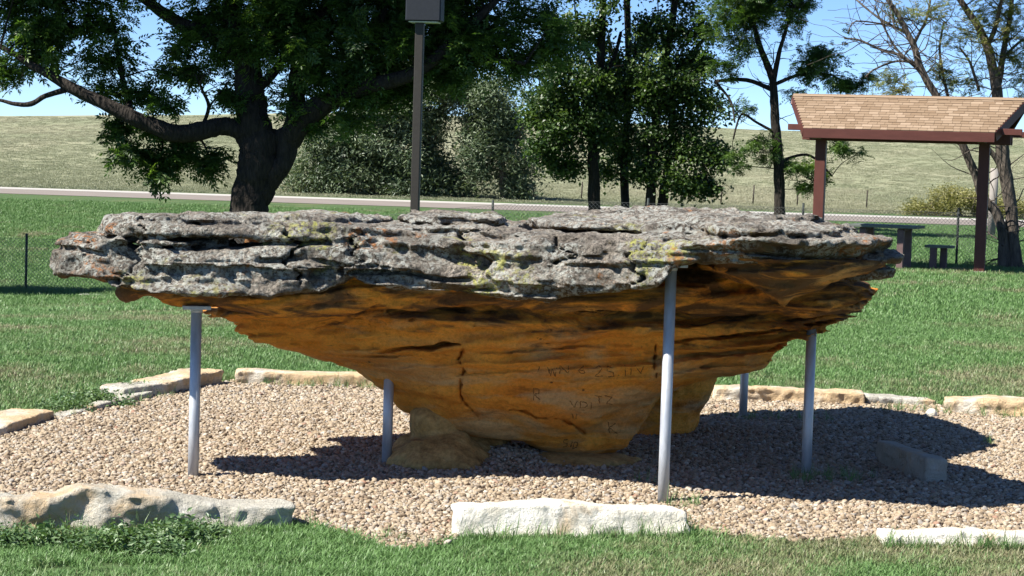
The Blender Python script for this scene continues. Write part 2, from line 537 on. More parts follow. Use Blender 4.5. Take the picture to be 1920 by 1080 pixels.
# ------------------------------------------------------------ gravel level
def zbed(x, y):
    x = np.asarray(x, float); y = np.asarray(y, float)
    m = 0.075 * np.exp(-(((x + 0.05) / .26) ** 2 + ((y - 11.55) / .28) ** 2))
    m = m + 0.03 * np.exp(-(((x - 0.5) / .6) ** 2 + ((y - 12.0) / .6) ** 2))
    return zt(x, y) + m + 0.012 * fbm2(x, y, .9, 9, 3)

# ------------------------------------------------------------ setting sheets
def sheet(name, xs, ys, zf, mat, kind='structure'):
    X, Y = np.meshgrid(xs, ys, indexing='ij')
    V = np.stack([X, Y, zf(X, Y)], -1).reshape(-1, 3)
    nx, ny = len(xs), len(ys)
    i, j = np.meshgrid(np.arange(nx - 1), np.arange(ny - 1), indexing='ij')
    a = (i * ny + j).ravel()
    F = np.stack([a, a + ny, a + ny + 1, a + 1], 1)
    o = link(name, np_mesh(name, V, F), mat, None, True)
    o['kind'] = kind
    return o

def m_ground():
    t = NT('turf_soil'); v = t.coord()
    g = t.ramp(t.noise(v, 0.45, 6, 0.6), [(0.32, (.05, .092, .028)), (0.52, (.068, .115, .038)), (0.68, (.11, .125, .052))])
    f = t.ramp(t.noise(v, 14, 6, 0.75), [(0.3, 0.55), (0.7, 1.35)])
    return t.fin(t.mix(1.0, g, f, 'MULTIPLY'), 0.95, t.bump(t.noise(v, 30, 5, 0.7), 0.8, 0.04))

def m_hill():
    t = NT('dry_prairie'); v = t.coord((1, .35, 1))
    g = t.ramp(t.noise(v, 0.09, 7, 0.62, 0.4), [(0.3, (.15, .18, .097)), (0.5, (.225, .232, .145)), (0.7, (.29, .275, .187))])
    f = t.ramp(t.noise(t.coord(), 1.6, 7, 0.75), [(0.3, 0.85), (0.7, 1.1)])
    return t.fin(t.mix(1.0, g, f, 'MULTIPLY'), 0.95, t.bump(t.noise(v, 3, 6, 0.7), 0.4, 0.1))

xs = np.concatenate([np.linspace(-400, -40, 19)[:-1], np.linspace(-40, -14, 27)[:-1], np.linspace(-14, 14, 113)[:-1], np.linspace(14, 40, 27)[:-1], np.linspace(40, 400, 19)])
ys = np.concatenate([np.linspace(-40, 6, 12)[:-1], np.linspace(6, 45, 160)[:-1], np.linspace(45, 95, 51)])
sheet('ground', xs, ys, zt, m_ground())
xs2 = np.concatenate([np.linspace(-900, -90, 28)[:-1], np.linspace(-90, 90, 121)[:-1], np.linspace(90, 900, 28)])
ys2 = np.concatenate([np.linspace(95, 300, 103)[:-1], np.linspace(300, 900, 20)])
sheet('hill', xs2, ys2, zt, m_hill())

def road_strip(name, n0, n1, z, mat):
    """strip between two offsets; near edge drifts from 79 m on the left to 74 m on the right"""
    b = MB()
    X = np.linspace(-300, 300, 61)
    base = lambda x: 76.9 - 0.10 * np.clip(x, -60, 60)
    for a, c in zip(X[:-1], X[1:]):
        b.quad((a, base(a) + n0, z), (c, base(c) + n0, z), (c, base(c) + n1, z), (a, base(a) + n1, z))
    o = b.build(name, mat); o['kind'] = 'structure'
    return o
road_strip('road', 0.0, 10.0, 0.012, m_plain('worn_asphalt', (.19, .165, .145), 0.9, 0.12, 0.6))
road_strip('road_shoulder', 9.0, 13.0, 0.018, m_plain('pale_shoulder', (.36, .345, .315), 0.9, 0.1, 0.8))

def m_bedsoil():
    t = NT('bed_soil'); v = t.coord()
    c = t.ramp(t.noise(v, 40, 5, 0.7), [(0.3, (.16, .105, .065)), (0.7, (.33, .23, .15))])
    return t.fin(c, 0.95, t.bump(t.noise(v, 45, 4), 0.8, 0.03))
gx = np.arange(bedx[0], bedx[1] + .06, .06); gy = np.arange(bedy[0], bedy[1] + .06, .06)
GX, GY = np.meshgrid(gx, gy, indexing='ij')
BD = poly_dist(GX, GY, BED) + 0.05 * fbm2(GX, GY, .4, 21, 3)
inside = BD > -0.02
V = np.stack([GX, GY, zbed(GX, GY) + 0.006], -1).reshape(-1, 3)
ii, jj = np.meshgrid(np.arange(len(gx) - 1), np.arange(len(gy) - 1), indexing='ij')
msk = (inside[:-1, :-1] & inside[1:, :-1] & inside[1:, 1:] & inside[:-1, 1:]).ravel()
a = (ii * len(gy) + jj).ravel()[msk]
F = np.stack([a, a + len(gy), a + len(gy) + 1, a + 1], 1)
used, inv = np.unique(F, return_inverse=True)
o = link('gravel_bed', np_mesh('gravel_bed', V[used], inv.reshape(F.shape)), m_bedsoil(), None, True)
o['kind'] = 'structure'

# ------------------------------------------------------------ instancing for stuff
def make_gn(coll):
    g = bpy.data.node_groups.new('scatter', 'GeometryNodeTree')
    g.interface.new_socket('Geometry', in_out='INPUT', socket_type='NodeSocketGeometry')
    g.interface.new_socket('Geometry', in_out='OUTPUT', socket_type='NodeSocketGeometry')
    N = g.nodes.new
    gi, go = N('NodeGroupInput'), N('NodeGroupOutput')
    ci = N('GeometryNodeCollectionInfo'); ci.inputs[0].default_value = coll
    ci.inputs['Separate Children'].default_value = True; ci.inputs['Reset Children'].default_value = True
    ip = N('GeometryNodeInstanceOnPoints'); ip.inputs['Pick Instance'].default_value = True
    def na(nm, ty):
        x = N('GeometryNodeInputNamedAttribute'); x.data_type = ty; x.inputs['Name'].default_value = nm
        return x.outputs['Attribute']
    er = N('FunctionNodeEulerToRotation')
    L = g.links.new
    L(gi.outputs[0], ip.inputs['Points']); L(ci.outputs[0], ip.inputs['Instance'])
    L(na('idx', 'INT'), ip.inputs['Instance Index'])
    L(na('rot', 'FLOAT_VECTOR'), er.inputs[0]); L(er.outputs[0], ip.inputs['Rotation'])
    L(na('scl', 'FLOAT'), ip.inputs['Scale'])
    L(ip.outputs[0], go.inputs[0])
    return g

def proto_group(name, meshes, mat):
    coll = bpy.data.collections.new(name)
    for i, me in enumerate(meshes):
        if not me.materials: me.materials.append(mat)
        o = bpy.data.objects.new('%s_%02d' % (name, i), me); coll.objects.link(o)
    return make_gn(coll), len(meshes)

def scatter(name, pts, rot, scl, gn, parent=None, tint=None):
    g, k = gn
    pts = np.asarray(pts, np.float32); n = len(pts)
    me = bpy.data.meshes.new(name); me.vertices.add(n); me.vertices.foreach_set('co', pts.ravel())
    me.attributes.new('rot', 'FLOAT_VECTOR', 'POINT').data.foreach_set('vector', np.asarray(rot, np.float32).ravel())
    me.attributes.new('scl', 'FLOAT', 'POINT').data.foreach_set('value', np.asarray(scl, np.float32))
    me.attributes.new('idx', 'INT', 'POINT').data.foreach_set('value', RNG.integers(0, k, n).astype(np.int32))
    me.attributes.new('tint', 'FLOAT', 'POINT').data.foreach_set('value', np.asarray(tint if tint is not None else np.zeros(n), np.float32))
    me.update()
    o = link(name, me, None, parent)
    md = o.modifiers.new('scatter', 'NODES'); md.node_group = g
    return o

# ------------------------------------------------------------ the mushroom rock
def tab(x, pts):
    p = np.array(pts, float); return np.interp(x, p[:, 0], p[:, 1]).astype(np.float32)

def bedding(Zw, z0, z1, seed, tmin, tmax, amp, saw):
    rng = random.Random(seed); prof = np.zeros(int((z1 - z0) / .002) + 1, np.float32); z = 0.0
    while z < z1 - z0:
        t = rng.uniform(tmin, tmax) * rng.choice((.6, 1, 1.6)); o = rng.uniform(-amp, amp); sw = saw * rng.uniform(.3, 1.2) * rng.choice((1, 1, -1))
        a, b = int(z / .002), min(int((z + t) / .002) + 1, len(prof))
        if b > a: prof[a:b] = o + sw * (np.linspace(0, 1, b - a) - .5)
        z += t
    ix = np.clip((Zw - z0) / .002, 0, len(prof) - 1).astype(np.int32)
    return prof[ix]

def build_cap():
    g = Grid((-2.72, 9.85, 0.93), (2.55, 14.65, 1.53), (0.0155, 0.0155, 0.010))
    X, Y, Z = g.X2, g.Y2, g.Z
    ab = lambda c, sd: np.abs(g.noise(c, sd)) - .35
    wz = g.noise((.6, .6, .25), 51) * .05 + g.noise((.13, .13, .1), 52) * .010 + .02 * X[..., None]
    bed = bedding(Z + wz, .8, 1.6, 14, .030, .085, .034, .05) * np.clip(.60 + .8 * g.noise((.5, .5, .12), 53), .1, 1.4)
    e1 = bed + g.noise((.7, .7, .2), 1) * 0.020 + ab((.24, .24, .15), 2) * 0.050 + ab((.10, .10, .07), 21) * 0.034 + g.noise((.05, .05, .04), 3) * 0.016 + g.noise((.034, .034, .028), 22) * 0.010
    e2 = g.noise((.40, .40, .40), 4) * 0.022 + ab((.16, .16, .16), 5) * 0.030 + g.noise((.06, .06, .06), 6) * 0.014 + g.noise((.035, .035, .03), 23) * 0.011
    low = g.noise((.9, .9, .5), 7) * 0.05
    def D(P): return poly_dist(X, Y, closed_spline(P))
    def slab(P, top, bot, k=.035, setb=0.0, und=0.0, zr=0.0, ea=1.0, ta=1.0):
        d2 = D(P) if not isinstance(P, np.ndarray) else P
        top = np.broadcast_to(np.asarray(top, np.float32), X.shape)[..., None]
        bot = np.broadcast_to(np.asarray(bot, np.float32), X.shape)[..., None]
        setb = np.broadcast_to(np.asarray(setb, np.float32), X.shape)[..., None]
        und = np.broadcast_to(np.asarray(und, np.float32), X.shape)[..., None]
        zr = np.broadcast_to(np.asarray(zr, np.float32), X.shape)[..., None]
        d = d2[..., None] + e1 * ea * np.clip(1.25 - .75 * (X[..., None] > .9) * (Z < 1.24), .5, 1) + low * .6 - setb * np.clip(Z - bot, 0, 1) - und * np.clip(zr - Z, 0, 1)
        f = smin(d, top + e2 * ta - Z, k)
        return smin(f, Z - bot + e2 * .8, k)
    back = [(1.66, 11.2), (1.68, 11.7), (2.04, 12.25), (2.12, 12.9), (1.98, 13.8), (1.6, 14.3), (1.1, 14.05), (.4, 13.6), (-.05, 13.2), (-.5, 12.6), (-1.0, 11.9), (-1.5, 11.35), (-1.95, 11.08), (-2.36, 10.98)]
    main = [(-2.46, 10.75), (-2.36, 10.46), (-2.1, 10.34), (-1.7, 10.28), (-1.3, 10.38), (-.95, 10.50), (-.6, 10.56), (-.3, 10.50), (.0, 10.34), (.35, 10.20), (.62, 10.06), (.82, 9.98), (1.1, 9.84), (1.42, 9.84), (1.72, 10.05), (1.96, 10.42), (1.92, 10.8)] + back
    Dm = D(main)
    zb = tab(X, [(-2.6, 1.05), (-2.4, 1.045), (-2.2, 1.045), (-2.02, 1.00), (-1.25, 0.995), (-1.0, 1.02), (-.83, 1.085), (-.66, 1.05), (-.28, 1.035), (-.08, 1.0), (.2, 1.0), (.4, 1.055), (.6, 1.10), (.72, 1.12), (.80, 1.22), (.98, 1.24), (2.3, 1.25)])
    tp = tab(X, [(-2.6, 1.235), (-2.4, 1.235), (-2.1, 1.23), (-1.6, 1.225), (-.9, 1.26), (-.6, 1.31), (.2, 1.325), (.8, 1.345), (1.3, 1.40), (2.3, 1.38)])
    setb = tab(X, [(-2.6, .3), (-2.2, .5), (-1.9, .65), (-1.0, .55), (-.6, .3), (-.2, .12), (.4, .15), (.8, .25), (1.0, 0.0), (2.3, 0.0)])
    und = tab(X, [(-2.6, 0), (.76, 0), (.95, 1.4), (1.5, 1.8), (2.3, 1.8)])
    f = slab(Dm, tp, zb, .04, setb, und, tab(X, [(-2.6, 1.295), (.7, 1.30), (1.1, 1.37), (2.3, 1.34)]))
    # upper plate, overhanging on the left, flush at the middle
    up = [(-2.22, 10.9), (-2.12, 10.60), (-1.9, 10.46), (-1.5, 10.48), (-1.1, 10.60), (-.75, 10.66), (-.35, 10.60), (.05, 10.48), (.4, 10.36), (.75, 10.26), (1.0, 10.3), (1.25, 10.3), (1.6, 10.35), (1.75, 10.7), (1.5, 11.2), (1.55, 11.8), (1.85, 12.3)] + [(1.98, 12.9), (1.75, 13.7), (1.0, 13.85), (.4, 13.4), (0, 12.95), (-.6, 12.3), (-1.1, 11.7), (-1.6, 11.2), (-2.0, 11.0)]
    f = np.maximum(f, slab(up, tab(X, [(-2.4, 1.36), (.3, 1.355), (1.0, 1.385), (2.0, 1.385)]), tab(X, [(-2.4, 1.265), (-1.6, 1.262), (-.8, 1.275), (-.5, 1.22), (2.3, 1.24)]), .03, 0.35))
    # second thin plate on the left nose
    f = np.maximum(f, slab([(-2.34, 10.8), (-2.26, 10.6), (-2.0, 10.46), (-1.7, 10.44), (-1.5, 10.9), (-1.8, 11.0), (-2.2, 10.95)], 1.262, 1.225, .02))
    # loose plates lying on top
    f = np.maximum(f, slab([(-2.1, 10.85), (-1.92, 10.56), (-1.3, 10.66), (-.85, 10.9), (-.7, 11.7), (-1.1, 11.6), (-1.7, 11.1)], 1.40, 1.335, .025, .4))
    f = np.maximum(f, slab([(-.62, 11.3), (-.55, 11.0), (-.2, 10.95), (-.05, 11.1), (-.1, 12.3), (-.4, 12.5), (-.65, 11.9)], 1.408, 1.365, .02))
    big = [(.12, 11.05), (.3, 10.78), (.7, 10.66), (1.1, 10.60), (1.45, 10.60), (1.6, 10.85), (1.5, 11.3), (1.6, 12.0), (1.9, 12.6), (1.7, 13.5), (1.0, 13.7), (.4, 13.2), (.1, 12.0)]
    dbig = D(big)
    gap = smin(np.broadcast_to((dbig + .08)[..., None], f.shape), (.026 - .02 * (X[..., None] > 1.0)) - np.abs(Z - 1.338 - e2 * .6), .02)
    gap = smin(gap, np.broadcast_to((.75 - dbig)[..., None], f.shape), .02)
    f = np.minimum(f, -gap)
    f = np.maximum(f, slab(dbig, tab(X, [(.1, 1.405), (1.0, 1.44), (1.9, 1.43)]), 1.36, .02, .15))
    # horizontal crevices in the front face
    n2 = fbm2(X, Y, .55, 31, 3).astype(np.float32)
    for zc, dep, sd, th in ((1.165, .14, 41, .38), (1.262, .22, 43, .15), (1.09, .12, 44, .45)):
        w = noise2(X, Y, .7, sd).astype(np.float32)
        zz = zc + .04 * w + .02 * noise2(X, Y, .2, sd + 1)
        dd = dep * np.clip(n2 * np.cos(sd) * 2.2 + w * .9 + .45 - th, 0, 1)
        cut = smin(np.broadcast_to((dd - np.abs(Dm) + .0)[..., None] + 0 * e1, f.shape), .013 - np.abs(Z - zz[..., None]), .012)
        f = np.minimum(f, -cut)
    # vertical fractures
    for x0, y0, ang, ln, zlo in ((-.86, 10.55, 1.35, .45, 1.05), (-2.0, 10.36, 1.2, .25, 1.0), (-1.1, 10.48, 1.9, .22, 1.05), (.25, 10.25, 1.7, .3, 1.2), (.62, 10.06, 1.3, .25, 1.02), (-.3, 10.5, 1.1, .3, 1.2)):
        u = (X - x0) * math.sin(ang) - (Y - y0) * math.cos(ang) + .035 * noise2(X * 3, Y * 3, .3, int(x0 * 10) + 60)
        s = (X - x0) * math.cos(ang) + (Y - y0) * math.sin(ang)
        wob = .035 * np.sin(g.z * 37 + x0 * 9)[None, None, :].astype(np.float32) + .02 * np.sin(g.z * 83 + x0 * 5)[None, None, :].astype(np.float32)
        cut = np.minimum(.013 - np.abs(u[..., None] + wob), np.minimum(ln - np.abs(s), 9)[..., None])
        cut = np.minimum(cut, np.broadcast_to(np.minimum(Z - zlo, 1.5 - Z), cut.shape))
        f = np.minimum(f, -cut.astype(np.float32))
    # recess under the lip in the middle of the face
    q = 1 - np.sqrt((((X + .34) / .30) ** 2 + ((Y - 10.52) / .12) ** 2)[..., None] + ((Z - 1.225 + .12 * (X[..., None] + .34) - 1.2 * e2) / .062) ** 2)
    f = np.minimum(f, -(q * .09).astype(np.float32))
    q = 1 - np.sqrt((((X + 1.98) / .16) ** 2 + ((Y - 10.36) / .14) ** 2)[..., None] + ((Z - 1.205 - e2) / .06) ** 2)
    f = np.minimum(f, -(q * .09).astype(np.float32))
    # hollow in the left lobe
    q = (.095 - np.sqrt(((X + 2.28) ** 2 + (Y - 10.38) ** 2)[..., None] + ((Z - 1.125) * 1.3) ** 2))
    f = np.minimum(f, -q.astype(np.float32))
    # thin shelves at the right end
    f = np.maximum(f, slab([(1.35, 10.8), (1.58, 10.42), (1.82, 10.27), (2.0, 10.46), (1.96, 10.8), (1.6, 11.1)], 1.30, tab(X, [(1.2, 1.24), (2.0, 1.262)]), .014, ea=.45))
    f = np.maximum(f, slab([(1.45, 11.0), (1.66, 10.66), (1.86, 10.45), (1.98, 10.56), (1.94, 10.85), (1.7, 11.2)], 1.222, tab(X, [(1.5, 1.15), (1.75, 1.155), (2.0, 1.19)]), .016, ea=.6))
    f = np.maximum(f, slab([(1.6, 11.9), (1.95, 12.2), (2.1, 12.6), (1.9, 13.2), (1.5, 13)], 1.24, 1.15, .02))
    f = np.maximum(f, slab([(.95, 10.3), (1.12, 9.9), (1.42, 9.92), (1.62, 10.2), (1.8, 10.8), (1.5, 11.4), (1.1, 11.2)], 1.435, 1.385, .018))
    return g.mesh('caprock', f)

def build_stem():
    g = Grid((-2.2, 9.86, -0.06), (2.2, 13.5, 1.29), (0.0138, 0.0138, 0.0102))
    X, Y, Z = g.X2, g.Y2, g.Z
    e = g.noise((.7, .7, .06), 11) * 0.06 + (np.abs(g.noise((.3, .3, .04), 12)) - .35) * 0.07 + g.noise((.1, .1, .022), 10) * 0.018
    # tilt the bedding: features rise towards the right end
    sh = np.round(0.13 * X / g.step[2]).astype(int)
    kz = np.clip(np.arange(g.n[2])[None, None, :] - sh[..., None], 0, g.n[2] - 1)
    e = np.take_along_axis(e, kz, 2)
    zsm = np.clip((Z - .46) / .35, .09, 1.0)
    wz0 = g.noise((.6, .6, .3), 54) * .045 + g.noise((.12, .12, .1), 55) * .012 - .10 * X[..., None]
    bed = bedding(Z + wz0, -.5, 1.7, 9, .022, .060, .050, .07) * np.clip(.5 + 1.1 * g.noise((.45, .45, .14), 56), 0, 1.4)
    e = (e * .7 + bed) * zsm
    e2 = (np.abs(g.noise((.4, .4, .3), 13)) - .35) * .08 + (np.abs(g.noise((.2, .2, .16), 57)) - .35) * .03 + g.noise((.12, .12, .08), 14) * 0.016 + g.noise((.05, .05, .035), 15) * 0.011 + g.noise((.03, .03, .024), 58) * 0.006
    z = g.z
    xl = tab(z, [(-.1, .30), (-.02, .36), (.02, .24), (.08, .12), (.13, .02), (.155, -.30), (.19, -.45), (.28, -.60), (.38, -.72), (.46, -.86), (.52, -.98), (.60, -1.18), (.66, -1.38), (.74, -1.60), (.80, -1.68), (.88, -1.66), (.905, -1.55), (1.3, -1.5)])
    xr = tab(z, [(-.1, .50), (.0, .56), (.08, .64), (.16, .72), (.28, .80), (.40, .92), (.50, 1.12), (.58, 1.33), (.72, 1.50), (.82, 1.66), (.93, 1.80), (1.02, 1.92), (1.08, 1.99), (1.12, 1.94), (1.15, 1.7), (1.3, 1.6)])
    yf = tab(z, [(-.1, 11.70), (.0, 11.60), (.10, 11.42), (.22, 11.28), (.4, 11.10), (.6, 10.98), (.75, 10.88), (.86, 10.80), (.90, 10.90), (1.0, 10.80), (1.1, 10.80), (1.3, 10.9)])
    yb = tab(z, [(-.1, 12.0), (.1, 12.1), (.3, 12.3), (.6, 12.5), (.9, 12.55), (1.2, 12.7)])
    cx, hx, cy, hy = [(v.astype(np.float32))[None, None, :] for v in ((xl + xr) / 2, (xr - xl) / 2, (yf + yb) / 2, (yb - yf) / 2)]
    cy = cy - .55 * np.clip(X[..., None] - .9, 0, 2) * np.clip((Z - .5) * 2, 0, 1) - .25 * np.clip(-.9 - X[..., None], 0, 2)
    n = 2.3
    q = (np.abs((X[..., None] - cx) / hx) ** n + np.abs((Y[..., None] - cy) / hy) ** n) ** (1 / n)
    f = ((1 - q) * np.minimum(hx, hy) * .9).astype(np.float32) + e + e2
    # dark left ledge under the cap
    P = closed_spline([(-2.10, 11.0), (-2.08, 10.70), (-1.65, 10.54), (-1.1, 10.62), (-.5, 10.76), (.2, 10.66), (.8, 10.6), (1.1, 11.0), (.5, 12.2), (-.8, 11.8), (-1.7, 11.2)])
    d2 = poly_dist(X, Y, P)
    bot = tab(X, [(-2.1, .95), (-1.9, .925), (-1.4, .905), (-.8, .90), (-.3, .93), (.3, .965), (1.2, 1.02)])[..., None]
    l3 = smin(d2[..., None] + e * .7 - .6 * np.clip(1.0 - Z, 0, 1), 1.09 - Z + 0 * e, .03)
    l3 = smin(l3, Z - bot + e2, .03)
    f = np.maximum(f, l3)
    # sloping underside of the right front lobe
    P = closed_spline([(.92, 10.6), (.98, 10.15), (1.15, 9.93), (1.42, 9.92), (1.7, 10.12), (1.9, 10.44), (1.86, 10.8), (1.6, 11.3), (.9, 11.5)])
    d2 = poly_dist(X, Y, P)[..., None]
    rr = smin(d2 + (e * 1.0 + e2) * 1.0 - 1.9 * np.clip(1.27 - Z, 0, 2), 1.28 - Z + 0 * e, .02)
    f = np.maximum(f, smin(rr, Z - .98 + e2, .06))
    # the back foot that stands in shade
    foot = .40 - np.sqrt(((X - .90) / .85) ** 2 + ((Y - 13.25) / 1.1) ** 2)[..., None] + .42 * np.clip(Z - .12, 0, 1) + e2 + e * .5
    foot = np.minimum(foot, .75 - Z + .3 * e2)
    f = np.maximum(f, foot.astype(np.float32))
    wx = g.noise((.16, .3, .06), 16) * .16 + g.noise((.05, .2, .03), 18) * .05; wz = g.noise((.2, .3, .08), 17) * .03 + g.noise((.06, .2, .04), 19) * .012
    # cavities under the ledges
    for (cxx, cyy, cz, rx, ry, rz) in ((-.3, 10.80, .90, .26, .22, .022), (.18, 10.62, .905, .4, .22, .018), (-.5, 10.95, .70, .2, .2, .016), (1.2, 11.0, .8, .25, .2, .02), (1.35, 11.0, .69, .2, .22, .018), (1.05, 10.9, .90, .3, .25, .02), (.85, 10.9, .62, .16, .2, .014)):
        qq = 1 - np.sqrt(((X - cxx)[..., None] + wx) ** 2 / rx ** 2 + (((Y - cyy) / ry) ** 2)[..., None] + ((Z - cz - .12 * (X[..., None] - cxx) + wz) / rz) ** 2)
        f = np.minimum(f, -(qq * .05).astype(np.float32))
    # cracks: a long one down the face and a curved one low on the belly
    def crack(pts, w=.010, depth=.05):
        nonlocal f
        pp = [at(px, py, 11.15) for px, py in pts]
        dm = np.full((g.n[0], g.n[2]), 9.0)
        XX, ZZ = np.meshgrid(g.x, g.z, indexing='ij')
        for a, b in zip(pp[:-1], pp[1:]):
            ex, ez = b.x - a.x, b.z - a.z; L = ex * ex + ez * ez
            t = np.clip(((XX - a.x) * ex + (ZZ - a.z) * ez) / L, 0, 1)
            dm = np.minimum(dm, np.hypot(XX - a.x - t * ex, ZZ - a.z - t * ez))
        wv = w * (.55 + .9 * np.abs(noise2(XX, ZZ, .05, 7))) ; dm = dm + .006 * noise2(XX, ZZ, .03, 8)
        c = np.minimum((wv - dm)[:, None, :], (11.9 - Y)[..., None])
        c = np.minimum(c, depth - np.abs(f) * 1.0)
        f = np.where(c > 0, np.minimum(f, -c), f).astype(np.float32)
    crack([(868, 648), (862, 670), (872, 690), (864, 712), (862, 740), (872, 758), (890, 778), (905, 790)])
    crack([(955, 770), (985, 772), (1005, 785), (1035, 784), (1062, 792), (1085, 808), (1100, 826)], .008)
    crack([(1228, 640), (1225, 680), (1232, 710)], .008)
    return g.mesh('stem', f)

rock = empty('mushroom_rock', (0.35, 12.0, 0))
tag(rock, 'huge mushroom shaped sandstone rock with a lichen grey slab on an orange stem', 'rock')
cap_o = link('caprock', build_cap(), M_CAP, rock, True)
stem_o = link('stem', build_stem(), M_STEM, rock, True)
def bvh_of(o):
    me = o.data
    V = np.empty(len(me.vertices) * 3, np.float32); me.vertices.foreach_get('co', V)
    F = np.empty(len(me.loops), np.int32); me.loops.foreach_get('vertex_index', F)
    return BVHTree.FromPolygons(V.reshape(-1, 3).tolist(), F.reshape(-1, 4).tolist())
BV_CAP, BV_STEM = bvh_of(cap_o), bvh_of(stem_o)

# carved letters and scratches, thin incisions laid on the stem's face
M_CARVE = m_plain('carved_groove', (.20, .085, .022), 0.95, 0.4, 60)
GLY = {'V': [[(0, 0), (.5, 1), (1, 0)]], 'D': [[(0, 0), (0, 1), (.7, .85), (1, .5), (.7, .12), (0, 0)]], 'I': [[(.5, 0), (.45, 1)]],
       'T': [[(0, .05), (1, 0)], [(.5, 0), (.45, 1)]], 'Z': [[(0, 0), (1, .05), (.1, .95), (1, 1)]], 'K': [[(.1, 0), (.1, 1)], [(.9, .02), (.12, .5), (.9, 1)]],
       'R': [[(0, 1), (.05, 0), (.8, .1), (.75, .45), (.1, .5), (.85, 1)]], 'W': [[(0, 0), (.25, 1), (.5, .1), (.75, 1), (1, 0)]], 'N': [[(0, 1), (0, 0), (1, 1), (1, 0)]],
       '6': [[(.8, 0), (.1, .6), (.3, 1), (.8, .9), (.8, .55), (.15, .6)]], '2': [[(.1, .2), (.5, 0), (.85, .25), (.1, 1), (.9, 1)]], '5': [[(.9, 0), (.2, 0), (.15, .45), (.8, .5), (.8, .9), (.1, 1)]],
       '.': [[(.4, .9), (.6, 1)]], 'n': [[(0, 1), (0, 0), (.8, .1), (.9, 1)]], '1': [[(.5, 0), (.5, 1)]]}
def carve(text, px, py, w, h, gap=0.35, slant=0.0, parent=stem_o, th=.0030):
    x = px
    for ch in text:
        if ch == ' ': x += w * .7; continue
        ks, ko, kr = random.uniform(.78, 1.2), random.uniform(-2, 2), random.uniform(-.22, .22)
        b = MB()
        ww = w * (.35 if ch in 'I1.' else 1.0)
        for st in GLY[ch]:
            pts = []
            for (a0, b0), (a1, b1) in zip(st[:-1], st[1:]):
                for k in range(6):
                    t = k / 6
                    pts.append((a0 + (a1 - a0) * t, b0 + (b1 - b0) * t))
            pts.append(st[-1])
            prev = None; path = []
            for (u, v) in pts:
                hit, nrm, i, d = BV_STEM.ray_cast(CAM_LOC, ray(x + u * ww + kr * (v - .5) * h + random.uniform(-.8, .8), py + ko + v * h * ks + kr * u * ww + random.uniform(-.8, .8)))
                if hit is None: continue
                path.append(hit)
            if len(path) > 2: b.tube(path, [th * random.uniform(.35, 1.2) for _ in path], 5)
        if b.v: b.build('carved_letter', M_CARVE, parent)
        x += ww + gap * w
carve('VDI', 1069, 753, 14, 13)
carve('TZ', 1117, 742, 13, 13)
carve('K', 1140, 790, 17, 22)
carve('R', 1000, 730, 14, 18)
carve('WN 6 25.IIV', 1028, 686, 16, 17)
carve('I', 1008, 688, 12, 13)
carve('11', 1072, 776, 10, 10)
carve('5', 1056, 826, 9, 12); carve('1D', 1070, 827, 8, 11)

# leaning boulder under the left of the stem
def field_rock(name, lo, hi, step, fn, mat, parent=None):
    g = Grid(lo, hi, (step,) * 3)
    X, Y, Z = g.X2[..., None], g.Y2[..., None], g.Z
    f = fn(g, X, Y, Z)
    return link(name, g.mesh(name, np.ascontiguousarray(np.broadcast_to(f, g.n)).astype(np.float32)), mat, parent, True)
def ell(X, Y, Z, c, r, n=2.0):
    q = (np.abs((X - c[0]) / r[0]) ** n + np.abs((Y - c[1]) / r[1]) ** n + np.abs((Z - c[2]) / r[2]) ** n) ** (1 / n)
    return (1 - q) * min(r)
def m_boulder():
    t = NT('boulder_sandstone'); v = t.coord()
    c = t.ramp(t.noise(v, 6, 7, .65), [(.3, (.20, .11, .035)), (.5, (.42, .26, .09)), (.7, (.54, .36, .14))])
    c = t.mix(1.0, c, t.ramp(t.noise(v, 40, 5, .7), [(.3, .6), (.7, 1.25)]), 'MULTIPLY')
    return t.fin(c, .92, t.bump(t.noise(v, 16, 8, .7), .8, .03))
M_BOULD = m_boulder()
def bfn(g, X, Y, Z):
    e = g.noise((.2, .2, .12), 71) * .03 + g.noise((.07, .07, .05), 72) * .012
    a = ell(X, Y, Z, (-.38, 11.40, .02), (.30, .30, .165), 2.3)
    b = ell(X, Y, Z, (-.42, 11.50, .19), (.13, .18, .20), 2.6)
    return np.maximum(np.maximum(a, b), ell(X, Y, Z, (-.2, 11.75, .08), (.2, .2, .1), 2.2)) + e
bo = field_rock('boulder', (-.9, 10.9, -.15), (.3, 12.2, .5), .014, bfn, M_BOULD)
tag(bo, 'low ochre boulder wedged under the left side of the big rock stem', 'boulder')
def bfn2(g, X, Y, Z):
    e = g.noise((.2, .2, .12), 73) * .03 + g.noise((.07, .07, .05), 74) * .012
    return ell(X, Y, Z, (.40, 11.5, .01), (.34, .20, .055), 2.6) + e * .6
bo2 = field_rock('flat_stone', (-.1, 11.15, -.12), (.95, 11.95, .2), .014, bfn2, M_BOULD)
tag(bo2, 'flat half buried sandstone slab under the lowest point of the big rock', 'stone')

